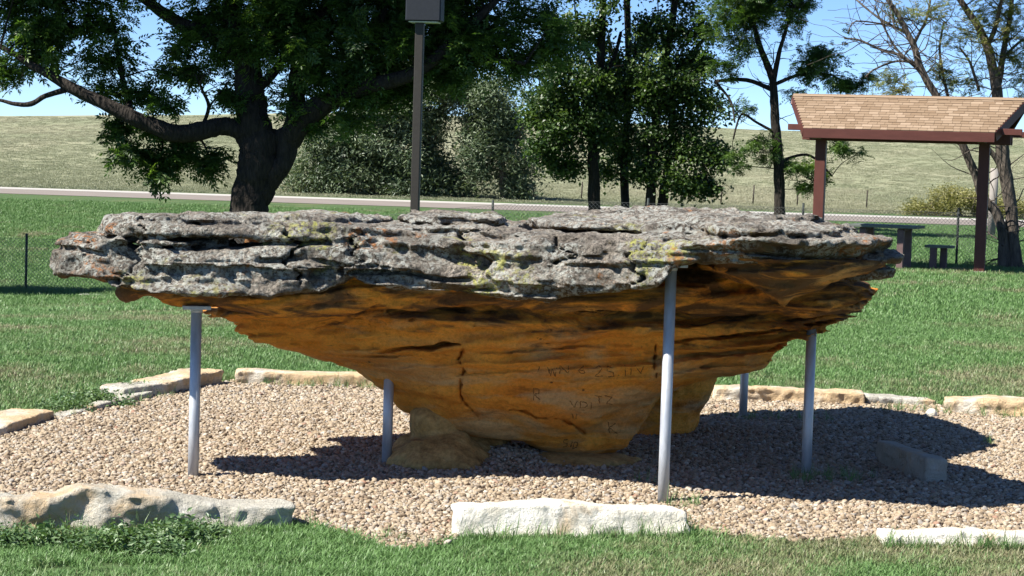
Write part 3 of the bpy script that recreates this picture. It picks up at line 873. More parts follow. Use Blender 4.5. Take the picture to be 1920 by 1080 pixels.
# ------------------------------------------------------------ support poles
poles = [((362, 896), 'silver steel post under the left end of the rock slab', False),
         ((1243, 943), 'silver steel post nearest the camera, under the lit front edge of the rock slab', False),
         ((725, 870), 'short bluish steel post meeting the orange stem behind the low boulder', True),
         ((1511, 892), 'silver steel post in the rock shadow beside the grey block', True),
         ((1393, 783), 'shortest silver steel post, at the back of the rock near the pale rear stones', True)]
for (px, py), lab, short in poles:
    p = gnd(px, py)
    zb = float(zbed(p.x, p.y)) - 0.05
    top = 1.3
    for bv in (BV_CAP, BV_STEM):
        hit = bv.ray_cast(Vector((p.x, p.y, zb + .06)), Vector((0, 0, 1)))
        if hit[0] is not None: top = min(top, hit[0].z + (.06 if short else 0))
    t = empty('support_post', (p.x, p.y, zb))
    tag(t, lab, 'support post', 'steel posts propping up the mushroom rock')
    MB().tube([(p.x, p.y, zb), (p.x, p.y, zb + .3), (p.x, p.y, top - .005)], .0285, 24).build('pipe', M_STEEL, t, True)
    if short: continue
    mb = MB().box(p.x, p.y, top - .004, .145, .11, .02, Matrix.Rotation(.2, 3, 'Z'))
    mb.build('bearing_plate', M_STEEL, t, False, .002)
    MB().tube([(p.x, p.y, top - .03), (p.x, p.y, top - .012)], [.0325, .0325], 24).build('collar', M_STEEL, t, True)

# ------------------------------------------------------------ edging stones
def edge_stone(name, label, pa, pb, h, depth, prof=None, mat=None, amp=1.0, seed=0, sink=.06, group='limestone edging around the gravel bed', step=.0125, n=5.0, cat='edging stone', lean=0.0):
    """block lying between two ground pixels of its FRONT base line; prof = relative heights along it"""
    A, B = gnd(*pa), gnd(*pb)
    L = (B - A).length
    g = Grid((-.06, -.08, -sink), (L + .06, depth + .08, h * 1.25 + .05), (step,) * 3)
    X, Y, Z = g.X2[..., None], g.Y2[..., None], g.Z
    rng = random.Random(seed)
    prof = prof or [(0, .9), (.3, 1.0), (.7, .95), (1, .9)]
    top = h * np.interp(g.x / L, [p[0] for p in prof], [p[1] for p in prof])[:, None, None].astype(np.float32)
    e = (g.noise((.22, .22, .16), seed + 1) * .026 + g.noise((.09, .09, .07), seed + 2) * .014 + g.noise((.035, .035, .03), seed + 3) * .010) * amp
    et = (g.noise((.3, .3, .3), seed + 5) * .012 + g.noise((.08, .08, .08), seed + 6) * .006) * amp
    yy = Y + lean * Z
    fx = np.minimum(X, L - X); fy = np.minimum(yy, depth - yy)
    ea = ((np.abs(g.noise((.13, .13, .09), seed + 8)) - .35) * .012 + (np.abs(g.noise((.06, .06, .045), seed + 9)) - .35) * .012) * amp
    f = smin(smin(fx + e + ea, fy + e + ea, .012), top + et + ea * .4 - Z, .010)
    f = np.minimum(f, Z + sink - .004 + 0 * f)
    me = g.mesh(name, f.astype(np.float32))
    ang = math.atan2(B.y - A.y, B.x - A.x)
    o = link(name, me, mat, None, True)
    o.location = (A.x, A.y, 0); o.rotation_euler = (0, 0, ang)
    return tag(o, label, cat, group)
ML_W, ML_G, ML_T = m_lime('white_limestone', .0, -.15, 1.12), m_lime('grey_limestone', .35, .62, .78), m_lime('tan_limestone', .85, .3, .95)
ML_D = m_lime('weathered_block', .3, .9, .66)
edge_stone('edging_stone', 'long humped grey limestone at front left behind the weeds', (-160, 1000), (549, 992), .165, .20, [(0, .85), (.24, .86), (.36, .90), (.43, 1.16), (.5, 1.12), (.66, .92), (.76, .70), (.86, .64), (1, .68)], ML_G, 1.15, 10)
edge_stone('edging_stone', 'bright white limestone block at front centre beside the nearest post', (857, 1013), (1292, 1006), .146, .17, [(0, .92), (.06, 1.0), (.5, 1.0), (.7, .88), (1, .78)], ML_W, .55, 20, lean=-.35)
edge_stone('edging_stone', 'low pale limestone half buried in grass at front right', (1655, 1024), (2010, 1030), .062, .16, None, ML_W, .9, 30, lean=-.3)
edge_stone('edging_stone', 'tan slab at the far left edge of the gravel', (-20, 826), (103, 790), .075, .30, [(0, .8), (.7, 1.0), (1, 1.0)], ML_T, .7, 40)
edge_stone('edging_stone', 'thin pale slab edge between the tan slab and the stepped stones at left', (106, 792), (288, 748), .05, .12, [(0, .5), (.5, 1.0), (1, 1.0)], ML_G, .7, 50)
edge_stone('edging_stone', 'dark sided grey slab behind the left steel post, lower of two steps', (232, 752), (322, 741), .10, .24, None, ML_G, .9, 60)
edge_stone('edging_stone', 'cream topped slab behind the left steel post, beside the gap in the stones', (312, 742), (418, 722), .115, .28, [(0, .85), (1, 1.05)], ML_T, .8, 70)
edge_stone('edging_stone', 'longest cream slab along the back left of the gravel', (440, 722), (800, 730), .105, .24, [(0, 1.05), (.1, 1.1), (.3, .9), (.7, .92), (.8, .85), (1, .9)], ML_T, .6, 80)
edge_stone('edging_stone', 'pale slab with ochre underside at the back right behind the short post', (1338, 752), (1622, 762), .105, .26, None, ML_T, .9, 90)
edge_stone('edging_stone', 'small weathered slab at the back right between two longer pale slabs', (1624, 760), (1758, 762), .075, .2, [(0, 1), (.5, .8), (1, .6)], ML_G, 1.0, 100)
edge_stone('edging_stone', 'cream slab with ochre front at the far right back of the gravel', (1768, 776), (2010, 790), .12, .30, None, ML_T, .9, 110)
blk = edge_stone('stone_block', 'grey squared stone block standing in the rock shadow on the gravel', (1733, 909), (1777, 909), .15, .78, [(0, 1.0), (1, .93)], ML_D, .7, 120, .05, None, .0125, cat='stone block')
blk.rotation_euler.z = R(11)
wh = field_rock('loose_stone', (gnd(1745, 782).x - .1, gnd(1745, 782).y - .1, -.03), (gnd(1745, 782).x + .1, gnd(1745, 782).y + .1, .1), .01,
    lambda g, X, Y, Z: ell(X, Y, Z, (gnd(1745, 782).x, gnd(1745, 782).y, .02), (.045, .05, .04)) + g.noise((.05, .05, .05), 5) * .012, ML_W)
tag(wh, 'small loose white stone on the gravel near the back right edging', 'stone')

# ------------------------------------------------------------ gravel
def pebble(seed):
    rng = random.Random(seed)
    bm = bmesh.new(); bmesh.ops.create_icosphere(bm, subdivisions=2, radius=.5)
    s = (1.0, rng.uniform(.68, .95), rng.uniform(.5, .75))
    ax = [Vector((rng.gauss(0, 1), rng.gauss(0, 1), rng.gauss(0, 1))).normalized() for _ in range(5)]
    for v in bm.verts:
        k = 1 + sum(.09 * math.sin(3 * v.co.normalized().dot(a) * 1.5 + i) for i, a in enumerate(ax))
        v.co = Vector((v.co.x * s[0], v.co.y * s[1], v.co.z * s[2])) * k
    for f in bm.faces: f.smooth = True
    me = bpy.data.meshes.new('pebble'); bm.to_mesh(me); bm.free(); return me
GN_PEB = proto_group('pebble', [pebble(i) for i in range(8)], M_PEB)
def in_bed(x, y):
    i = np.clip(((x - bedx[0]) / .06).astype(int), 0, BD.shape[0] - 1); j = np.clip(((y - bedy[0]) / .06).astype(int), 0, BD.shape[1] - 1)
    ok = (x >= bedx[0]) & (x <= bedx[1]) & (y >= bedy[0]) & (y <= bedy[1])
    return np.where(ok, BD[i, j], -1)
n = 400000
x = RNG.uniform(bedx[0], bedx[1], n); y = RNG.uniform(bedy[0], bedy[1], n)
d = in_bed(x, y) + RNG.normal(0, .025, n)
k = d > 0
x, y = x[k], y[k]; n = len(x)
s = np.clip(RNG.lognormal(math.log(.0148), .45, n), .008, .040)
z = zbed(x, y) + RNG.uniform(.0, .014, n) + s * .1
rot = np.stack([RNG.normal(0, .35, n), RNG.normal(0, .35, n), RNG.uniform(0, 6.28, n)], 1)
o = scatter('gravel', np.stack([x, y, z], 1), rot, s, GN_PEB)
tag(o, 'tan and brown river gravel filling the bed around the rock', 'gravel', None, 'stuff')

# ------------------------------------------------------------ grass
def tuft(seed, n, h, spread, w, bend=.6):
    rng = random.Random(seed); V, F = [], []
    for i in range(n):
        a = rng.uniform(0, 6.283); r = spread * math.sqrt(rng.random())
        b = Vector((math.cos(a) * r, math.sin(a) * r, -.005))
        dr = rng.uniform(0, 6.283); hh = h * rng.uniform(.45, 1.1); bd = bend * hh * rng.uniform(.2, 1.1)
        di = Vector((math.cos(dr), math.sin(dr), 0)); sd = Vector((-di.y, di.x, 0)) * (w * rng.uniform(.6, 1.2) / 2)
        p1 = b + di * bd * .3 + Vector((0, 0, hh * .6)); p2 = b + di * bd + Vector((0, 0, hh))
        k = len(V); V += [b - sd, b + sd, p1 + sd * .8, p1 - sd * .8, p2]
        F += [(k, k + 1, k + 2, k + 3), (k + 3, k + 2, k + 4)]
    me = bpy.data.meshes.new('tuft'); me.from_pydata([tuple(v) for v in V], [], F); me.update(); return me
GN_NEAR = proto_group('lawn_tuft', [tuft(i, 26, .038, .055, .005, 1.1) for i in range(5)], M_LAWN)
GN_MID = proto_group('lawn_patch', [tuft(20 + i, 34, .046, .10, .007, .95) for i in range(5)], M_LAWN)
GN_FAR = proto_group('lawn_clump', [tuft(40 + i, 34, .10, .26, .016, .8) for i in range(5)], M_LAWN)
GN_TALL = proto_group('tall_tuft', [tuft(60 + i, 9, .15, .03, .005, .9) for i in range(5)], M_LAWN)
GN_DRY = proto_group('prairie_tuft', [tuft(80 + i, 80, .10, .70, .025, .9) for i in range(5)], M_DRY)

STONE_BOX = []
for oo in C.objects:
    if oo.name.startswith('edging_stone'):
        bb = [oo.matrix_basis @ Vector(c) for c in oo.bound_box]
        STONE_BOX.append((oo.matrix_basis.inverted(), [c for c in oo.bound_box]))
def off_stones(x, y):
    ok = np.ones(len(x), bool)
    for inv, bb in STONE_BOX:
        bx0, bx1 = min(c[0] for c in bb) + .05, max(c[0] for c in bb) - .05
        by0, by1 = min(c[1] for c in bb) + .09, max(c[1] for c in bb) - .06
        lx = inv[0][0] * x + inv[0][1] * y + inv[0][3]; ly = inv[1][0] * x + inv[1][1] * y + inv[1][3]
        ok &= ~((lx > bx0) & (lx < bx1) & (ly > by0) & (ly < by1))
    return ok
def lawn_pts(n, y0, y1, margin=1.45, pad=1.6, pw=1.0):
    y = y0 + (y1 - y0) * RNG.random(n) ** pw
    # density proportional to visible width
    x = RNG.uniform(-1, 1, n) * (y * .2526 * margin + pad)
    keep = RNG.random(n) < (y * .2526 * margin + pad) / (y1 * .2526 * margin + pad)
    return x[keep], y[keep]
dirt = [gnd(150, 1072), gnd(230, 1064), gnd(500, 1062)]
def lawn(name, n, y0, y1, gn, smin_, smax_, label, dens=None, straw=0.0):
    x, y = lawn_pts(n, y0, y1)
    k = in_bed(x, y) < -0.015 + RNG.normal(0, .02, len(x))
    k &= off_stones(x, y)
    t = fbm2(x, y, 1.1, 51, 4) * .9 + fbm2(x, y * .55, 5.0, 61, 3) * .55 + .30 + straw
    if y1 < 12:
        for p, rr in zip(dirt, (.22, .16, .12)):
            dd = np.hypot(x - p.x, (y - p.y) * 1.8) / rr
            k &= (dd > 1) | (RNG.random(len(x)) < .10)
        k &= RNG.random(len(x)) < np.clip(1.35 - .9 * t, .25, 1)
    if y0 < 40 and y1 > 20:
        t = t + .12 * np.exp(-((y - 26) / 8.0) ** 2) * (x > 0)
    t = np.clip(t + RNG.normal(0, .16, len(x)), 0, 1)
    x, y, t = x[k], y[k], t[k]; n = len(x)
    rot = np.stack([RNG.normal(0, .12, n), RNG.normal(0, .12, n), RNG.uniform(0, 6.28, n)], 1)
    o = scatter(name, np.stack([x, y, zt(x, y)], 1), rot, RNG.uniform(smin_, smax_, n), gn, None, t)
    return tag(o, label, 'grass', None, 'stuff')
lawn('lawn_grass', 75000, 5.6, 10.4, GN_NEAR, .6, 1.15, 'mown green and straw grass in front of the edging stones', straw=-.02)
lawn('lawn_grass', 125000, 10.5, 24, GN_MID, .7, 1.2, 'mown green lawn just behind the gravel bed')
lawn('lawn_grass', 80000, 24, 42, GN_MID, 1.1, 1.9, 'mown lawn around the picnic shelter and the wire fence', straw=-.1)
lawn('lawn_grass', 48000, 42, 71, GN_FAR, .6, 1.0, 'bright green lawn between the fence and the road', straw=-.3)
# uncut grass along stones, posts and fence
px_t = []
for (xa, ya, xb, yb, n, jit) in ((545, 990, 850, 1030, 14, 5), (860, 1018, 1290, 1012, 70, 3), (1290, 1000, 1310, 1015, 12, 4), (1660, 1030, 1920, 1034, 60, 3), (0, 1002, 550, 1000, 60, 4), (1250, 945, 1310, 955, 16, 6), (1480, 900, 1640, 905, 40, 8), (1340, 785, 1560, 792, 26, 3), (1840, 830, 1870, 838, 10, 3), (425, 715, 445, 712, 12, 3), (450, 722, 700, 730, 50, 2), (1640, 768, 1920, 785, 70, 4), (1180, 908, 1240, 912, 5, 3), (130, 775, 330, 738, 60, 6), (1660, 728, 1900, 742, 40, 4)):
    for i in range(n):
        t = random.random()
        px_t.append((xa + (xb - xa) * t + random.uniform(-4, 4), ya + (yb - ya) * t + random.uniform(-jit, jit)))
P = np.array([[gnd(a, b).x, gnd(a, b).y] for a, b in px_t])
n = len(P)
fx = RNG.uniform(-1, 1, 900) * 11; fy = 38.9 + RNG.normal(0, .12, 900)
P = np.concatenate([P, np.stack([fx, fy], 1)]); m = len(P)
sc = np.concatenate([RNG.uniform(.35, .85, n), RNG.uniform(.9, 1.8, 900)])
rot = np.stack([RNG.normal(0, .25, m), RNG.normal(0, .25, m), RNG.uniform(0, 6.28, m)], 1)
o = scatter('tall_grass', np.stack([P[:, 0], P[:, 1], zbed(P[:, 0], P[:, 1])], 1), rot, sc, GN_TALL, None, np.clip(RNG.normal(.3, .2, m), 0, 1))
tag(o, 'uncut grass blades along the stones, posts and fence', 'grass', None, 'stuff')
# prairie
n = 66000
y = 93 + (250 - 93) * RNG.random(n) ** 1.25; x = RNG.uniform(-1, 1, n) * (y * .2526 * 1.4 + 4)
k = y > (76.9 - .1 * x + 13.6)
x, y = x[k], y[k]; n = len(x)
t = np.clip(.5 - .8 * np.exp(-((y - 132 - 6 * fbm2(x, y, 20, 3)) / 2.5) ** 2) * (fbm2(x, y, 6, 91, 2) > .02) + .75 * fbm2(x, y * .4, 14, 77, 4) + RNG.normal(0, .07, n), 0, 1)
rot = np.stack([RNG.normal(0, .1, n), RNG.normal(0, .1, n), RNG.uniform(0, 6.28, n)], 1)
o = scatter('prairie_grass', np.stack([x, y, zt(x, y)], 1), rot, RNG.uniform(.4, .8, n) , GN_DRY, None, t)
tag(o, 'dry prairie grass covering the hill beyond the road', 'grass', None, 'stuff')

# ------------------------------------------------------------ leaves
def leaflet(V, F, p, d, up, L, w):
    d = d.normalized(); s = d.cross(up)
    if s.length < 1e-3: s = Vector((1, 0, 0))
    s.normalize(); nn = s.cross(d)
    k = len(V)
    V += [p, p + d * L * .45 + s * w * .5 + nn * w * .12, p + d * L - nn * L * .08, p + d * L * .45 - s * w * .5 + nn * w * .12]
    F += [(k, k + 1, k + 2), (k, k + 2, k + 3)]
def compound(seed, leaves, length, pairs, ll, lw, droop=.5):
    rng = random.Random(seed); V, F = [], []
    for i in range(leaves):
        a = rng.uniform(0, 6.283); el = rng.uniform(-.5, .55)
        d = Vector((math.cos(a) * math.cos(el), math.sin(a) * math.cos(el), math.sin(el)))
        p = Vector((rng.gauss(0, .05), rng.gauss(0, .05), rng.gauss(0, .05)))
        L = length * rng.uniform(.7, 1.15); side = d.cross(Vector((0, 0, 1))).normalized()
        for j in range(pairs):
            t = (j + .8) / pairs
            q = p + d * L * t + Vector((0, 0, -droop * L * t * t * .6))
            for sg in (-1, 1):
                dd = (d * .55 + side * sg * .8 + Vector((0, 0, -.25 * droop + rng.uniform(-.25, .2)))).normalized()
                leaflet(V, F, q, dd, Vector((rng.gauss(0, .25), rng.gauss(0, .25), 1)), ll * rng.uniform(.8, 1.15), lw)
        leaflet(V, F, p + d * L + Vector((0, 0, -droop * L * .6)), d - Vector((0, 0, droop)), Vector((0, 0, 1)), ll, lw)
    me = bpy.data.meshes.new('spray'); me.from_pydata([tuple(v) for v in V], [], F); me.update(); return me
def broad(seed, n, R0, ll, lw, droop=.3):
    rng = random.Random(seed); V, F = [], []
    for i in range(n):
        p = Vector((rng.gauss(0, 1), rng.gauss(0, 1), rng.gauss(0, .7))) * R0 * .5
        a = rng.uniform(0, 6.283)
        d = Vector((math.cos(a), math.sin(a), rng.uniform(-.8, .3) - droop))
        leaflet(V, F, p, d, Vector((rng.gauss(0, .5), rng.gauss(0, .5), 1)), ll * rng.uniform(.7, 1.2), lw * rng.uniform(.8, 1.1))
    me = bpy.data.meshes.new('spray'); me.from_pydata([tuple(v) for v in V], [], F); me.update(); return me

ML_ASH = m_leaf('ash_leaf', (.028, .062, .013), (.06, .118, .024), (.12, .19, .04), .45)
ML_COT = m_leaf('broad_leaf', (.022, .050, .013), (.045, .088, .020), (.095, .15, .034), .34, .45)
ML_OLI = m_leaf('olive_leaf', (.042, .070, .034), (.085, .122, .06), (.165, .205, .115), .2, .5)
ML_LOC = m_leaf('locust_leaf', (.07, .10, .02), (.14, .165, .035), (.22, .19, .05), .35)
ML_SHR = m_leaf('shrub_leaf', (.11, .115, .03), (.20, .19, .06), (.29, .27, .10), .25)
ML_WEED = m_leaf('weed_leaf', (.06, .12, .045), (.10, .17, .065), (.15, .23, .095), .25)
GN_ASH = proto_group('ash_spray', [compound(i, 5, .26, 4, .115, .046) for i in range(6)], ML_ASH)
GN_COT = proto_group('broad_spray', [broad(30 + i, 34, .36, .105, .085) for i in range(6)], ML_COT)
GN_OLI = proto_group('olive_spray', [broad(60 + i, 60, .62, .21, .075, .1) for i in range(6)], ML_OLI)
GN_LOC = proto_group('locust_spray', [compound(90 + i, 4, .17, 7, .042, .017, .35) for i in range(6)], ML_LOC)
GN_SHR = proto_group('shrub_spray', [broad(120 + i, 40, .5, .15, .06, -.3) for i in range(6)], ML_SHR)
GN_WEED = proto_group('weed_spray', [broad(150 + i, 26, .07, .026, .014, -.2) for i in range(6)], ML_WEED)

def tree(name, label, cat, Y, limbs, blobs, gn, bark, dens, depth=2.2, group=None, sig=.22, twig=.012, scale=(.8, 1.25), extra_twigs=0, off=None, crown_name='crown', seed=0, leafy=True):
    """limbs: list of (px,py,r_px[,dy]) polylines; blobs: (px,py,rx,ry[,density factor])"""
    rng = random.Random(seed + 101); nr = np.random.default_rng(seed + 55)
    mpp = Y / FPX
    base = at(limbs[0][0][0], limbs[0][0][1], Y)
    zb = float(zt(base.x, Y))
    root = empty(name, (base.x, Y, zb))
    tag(root, label, cat, group)
    tb = MB(); nodes = []
    for li, L in enumerate(limbs):
        dy_end = 0 if li == 0 else rng.uniform(-1, 1) * depth * .45
        pts, rad = [], []
        for i, q in enumerate(L):
            dy = q[3] if len(q) > 3 else dy_end * (i / max(1, len(L) - 1))
            p = at(q[0], q[1], Y + dy); pts.append(p); rad.append(q[2] * mpp * (.82 if gn is GN_LOC else 1))
        if li == 0 or L[0][1] >= 425:
            pts.insert(0, Vector((pts[0].x, Y, float(zt(pts[0].x, Y)) - .15))); rad.insert(0, rad[0] * 1.45)
            if pts[1].z < pts[0].z + .35: pts.pop(1); rad.pop(1)
        ps, rs = smooth_path(pts, rad, 5)
        w = [Vector((noise2(p.z * 3 + li * 9, p.x * 3, 1, 5), noise2(p.z * 3, p.x * 3 + li * 7, 1, 6), 0)) * r * (.10 if li == 0 else .28) for p, r in zip(ps, rs)]
        ps = [p + q for p, q in zip(ps, w)]
        tb.tube(ps, rs, 12 if rs[0] > .08 else 7, True, .07)
        nodes += [(p, r) for p, r in zip(ps, rs)]
    NP = np.array([tuple(p) for p, r in nodes])
    pts = []; 
    for b in blobs:
        c = at(b[0], b[1], Y); rx, rz = b[2] * mpp, b[3] * mpp; ry = min(depth, max(rx, rz) * 1.1)
        fac = b[4] if len(b) > 4 else 1.0
        vol = 4.19 * rx * ry * rz
        nc = max(2, int(vol * dens * fac / 14) + 1)
        for i in range(nc):
            v = nr.normal(0, 1, 3); v /= np.linalg.norm(v); v *= nr.random() ** (1 / 2.4)
            s = Vector((c.x + v[0] * rx, c.y + v[1] * ry, c.z + v[2] * rz))
            m = nr.integers(8, 20)
            sg = sig * rng.uniform(.6, 1.3) * min(1.0, max(.35, min(rx, rz) / .55))
            q = nr.normal(0, 1, (m, 3)) * np.array([sg, sg, sg * .75]) + np.array(s)
            pts.append(q)
            # twig from the nearest limb point
            if twig and rng.random() < .6:
                dd = np.linalg.norm(NP - np.array(s), axis=1) + np.maximum(0, NP[:, 2] - s.z) * .5
                j = int(np.argmin(dd)); a = nodes[j][0]
                ln = (s - a).length
                if .1 < ln < 4.5:
                    md = a.lerp(s, .5) + Vector((rng.uniform(-1, 1), rng.uniform(-1, 1), rng.uniform(-.2, .8))) * ln * .14
                    r0 = min(nodes[j][1] * .6, twig * (1 + ln * .6))
                    P2, R2 = smooth_path([a, md, s], [r0, r0 * .7, r0 * .3], 3)
                    tb.tube(P2, R2, 5, False)
    for i in range(extra_twigs):
        p, r = nodes[rng.randrange(len(nodes))]
        if r > .13: continue
        d = Vector((rng.uniform(-1, 1), rng.uniform(-.6, .6), rng.uniform(-.35, .8))).normalized()
        path = [p]; rr = [min(r * .5, .016)]
        for k in range(rng.randrange(3, 8)):
            d = (d + Vector((rng.uniform(-1, 1), rng.uniform(-1, 1), rng.uniform(-.7, .8))) * .55).normalized()
            path.append(path[-1] + d * rng.uniform(.12, .32)); rr.append(max(.004, rr[-1] * .78))
        tb.tube(path, rr, 5, False)
    tr = tb.build('trunk', bark, root, True)
    if pts and leafy:
        pts = np.concatenate(pts); n = len(pts)
        k = pts[:, 2] > zt(pts[:, 0], pts[:, 1]) + .15
        pts = pts[k]; n = len(pts)
        rot = np.stack([nr.normal(0, .45, n), nr.normal(0, .45, n), nr.uniform(0, 6.28, n)], 1)
        cr = scatter(crown_name, pts, rot, nr.uniform(scale[0], scale[1], n), gn, root)
        cr['kind'] = 'stuff'
    return root

tree('ash_tree', 'large dark spreading tree with a thick forked trunk behind the left of the rock', 'tree', 48,
     [[(463, 430, 40), (467, 392, 36), (476, 345, 36), (486, 305, 40), (490, 268, 38), (488, 245, 30)],
      [(486, 285, 28, 0), (455, 246, 20, 0), (415, 237, 17, -.2), (370, 246, 18, -.4), (325, 250, 17, -.6), (280, 232, 15, -.7), (215, 205, 13, -.8), (150, 172, 11, -.8), (100, 145, 9, -.8), (60, 122, 7, -.7), (15, 95, 5, -.6), (-60, 60, 3, -.6)],
      [(484, 285, 36, 0), (478, 225, 31), (468, 165, 28), (458, 115, 25), (445, 65, 21), (432, 20, 17), (425, -60, 13), (400, -200, 8), (390, -330, 4)],
      [(484, 372, 22, 0), (510, 330, 21, -.1), (534, 300, 18, -.2), (546, 266, 22, -.2), (570, 222, 24, -.3), (615, 190, 20, -.5), (670, 165, 17, -.7), (740, 150, 14, -.8), (800, 120, 12, -.8), (870, 60, 9, -.6), (930, 0, 6, -.5)],
      [(495, 278, 20, 0), (520, 262, 18, -.1), (548, 248, 18, -.2)],
      [(458, 115, 17, 0), (400, 68, 15), (340, 45, 13), (300, 20, 11), (260, -10, 8), (180, -60, 5)],
      [(552, 250, 18, -.2), (556, 170, 16), (570, 100, 14), (600, 30, 11), (640, -60, 8), (660, -200, 5)],
      [(246, 216, 7, -.8), (238, 180, 6), (225, 120, 5), (215, 60, 4), (205, 10, 3)],
      [(125, 168, 6, -.8), (85, 180, 5, -.9), (57, 195, 5, -1), (28, 195, 4, -1), (0, 188, 3, -1), (-25, 184, 2, -1)],
      [(378, 240, 4), (392, 200, 3.4), (376, 160, 2.4), (384, 140, 1.5)], [(392, 200, 2.2), (420, 165, 1.6), (430, 150, 1.2)],
      [(300, 240, 3), (305, 275, 2.2), (300, 310, 1.6)], [(370, 250, 3), (385, 275, 2), (395, 300, 1.4)], [(235, 218, 3), (225, 240, 2.2), (240, 275, 1.6)],
      [(470, 180, 10), (510, 140, 9), (540, 90, 7), (560, 30, 6), (580, -60, 4)], [(660, 168, 9), (690, 110, 8), (710, 50, 6), (740, -40, 4)],
      [(800, 120, 8), (860, 120, 6), (920, 110, 5), (985, 120, 3)]],
     [(50, 60, 85, 70), (30, 115, 55, 38), (130, 25, 80, 45), (150, 95, 40, 45, .8), (215, 55, 45, 60, .7), (240, 120, 45, 40, .7), (205, 170, 40, 30, .7), (265, 185, 32, 28, .7), (300, 150, 32, 40, .6), (320, 205, 40, 24, .8), (345, 100, 40, 32, .55), (385, 40, 50, 55), (360, 130, 22, 28, .6), (405, 105, 26, 50, .8), (430, 200, 26, 24, .5), (280, 240, 30, 14),
      (215, 250, 20, 18, 1.6), (242, 287, 24, 18, 1.6), (278, 290, 14, 16, 1.4), (299, 326, 20, 16, 1.8), (326, 302, 16, 14, 1.6), (345, 264, 16, 10), (396, 292, 20, 20, 1.5), (400, 315, 14, 10, 1.2),
      (500, 40, 95, 80), (450, 130, 40, 55, .6), (560, 110, 80, 80), (540, 195, 45, 40, .7), (610, 60, 90, 90), (620, 170, 60, 50), (700, 60, 100, 80), (690, 140, 70, 60), (790, 60, 100, 80), (780, 150, 70, 45), (880, 60, 90, 70), (870, 130, 60, 40), (960, 60, 70, 70), (985, 120, 50, 35), (1005, 55, 50, 60), (1045, 105, 40, 40), (590, 240, 40, 30, .8), (640, 225, 45, 35), (720, 195, 50, 30),
      (450, -130, 320, 120), (60, -70, 150, 70), (200, -110, 160, 80), (820, -110, 230, 110), (450, -300, 230, 110)],
     GN_ASH, M_BARK, 40, 2.6, None, .25, .014, (.85, 1.35), 60, seed=1)

tree('cottonwood_tree', 'dark straight trunk tree just right of the olive trees, leftmost of three behind the rock', 'tree', 60,
     [[(1117, 430, 13), (1115, 390, 12), (1113, 330, 11), (1112, 290, 11), (1120, 200, 9), (1125, 120, 8), (1130, 40, 7), (1130, -60, 5)],
      [(1114, 260, 6), (1080, 220, 5), (1050, 190, 4), (1020, 150, 3)], [(1118, 220, 6), (1070, 250, 4), (1040, 280, 3)], [(1122, 160, 5), (1100, 90, 4), (1080, 30, 3)], [(1122, 150, 5), (1150, 110, 4), (1165, 60, 3)]],
     [(1080, 150, 65, 50), (1050, 205, 60, 50), (1035, 262, 45, 40), (1090, 255, 50, 40), (1110, 205, 50, 45), (1045, 305, 24, 20), (1075, 315, 20, 16), (1085, 70, 50, 50, .7), (1140, 140, 25, 35, .7), (1130, 30, 26, 50, .5), (1010, 200, 25, 40), (1110, -70, 90, 60)],
     GN_COT, M_BARK, 42, 2.4, 'trees behind the rock', .24, .014, (.8, 1.3), 10, seed=2)
tree('cottonwood_tree', 'thinnest of the three dark trunks behind the rock, tall and bare at the top', 'tree', 62,
     [[(1172, 430, 9), (1172, 390, 8), (1171, 310, 8), (1176, 200, 7), (1178, 100, 6), (1175, 0, 6), (1170, -60, 5)],
      [(1171, 305, 4), (1150, 285, 3.4), (1128, 270, 2.6)], [(1173, 305, 4), (1195, 290, 3), (1210, 280, 2)], [(1177, 170, 5), (1155, 120, 4), (1140, 70, 3)], [(1178, 130, 4), (1195, 90, 3), (1215, 60, 2)]],
     [(1155, 165, 45, 45), (1160, 225, 40, 45), (1150, 275, 40, 25), (1190, 160, 30, 50), (1190, 270, 25, 30, .8), (1140, 320, 18, 14, .9), (1150, 95, 25, 35, .5), (1205, 90, 20, 30, .5), (1170, -80, 60, 50)],
     GN_COT, M_BARK, 42, 2.0, 'trees behind the rock', .22, .013, (.8, 1.25), 10, seed=3)
tree('cottonwood_tree', 'twin trunk tree with foliage hanging low to the right, behind the rock', 'tree', 60,
     [[(1214, 430, 11), (1218, 390, 10), (1222, 330, 9), (1226, 260, 8), (1240, 150, 7), (1258, 60, 7), (1268, -20, 6), (1275, -90, 4)],
      [(1236, 430, 10), (1241, 390, 10), (1250, 330, 8), (1258, 250, 7), (1262, 170, 6), (1250, 100, 5), (1235, 30, 4)], [(1255, 290, 5), (1290, 290, 4), (1320, 310, 3)], [(1240, 150, 5), (1290, 110, 4), (1330, 60, 3)], [(1226, 260, 4), (1200, 280, 3), (1190, 310, 2)]],
     [(1225, 60, 40, 40, .8), (1290, 70, 50, 40, .9), (1240, 130, 55, 45), (1300, 135, 55, 45), (1245, 200, 50, 45), (1300, 200, 45, 40), (1260, 265, 50, 40), (1310, 275, 40, 40), (1300, 330, 42, 28), (1330, 345, 22, 18), (1275, 345, 22, 18), (1220, 300, 28, 26), (1200, 335, 15, 18), (1345, 290, 16, 30, .7), (1270, -50, 90, 60)],
     GN_COT, M_BARK, 42, 2.3, 'trees behind the rock', .23, .014, (.8, 1.3), 10, seed=4)
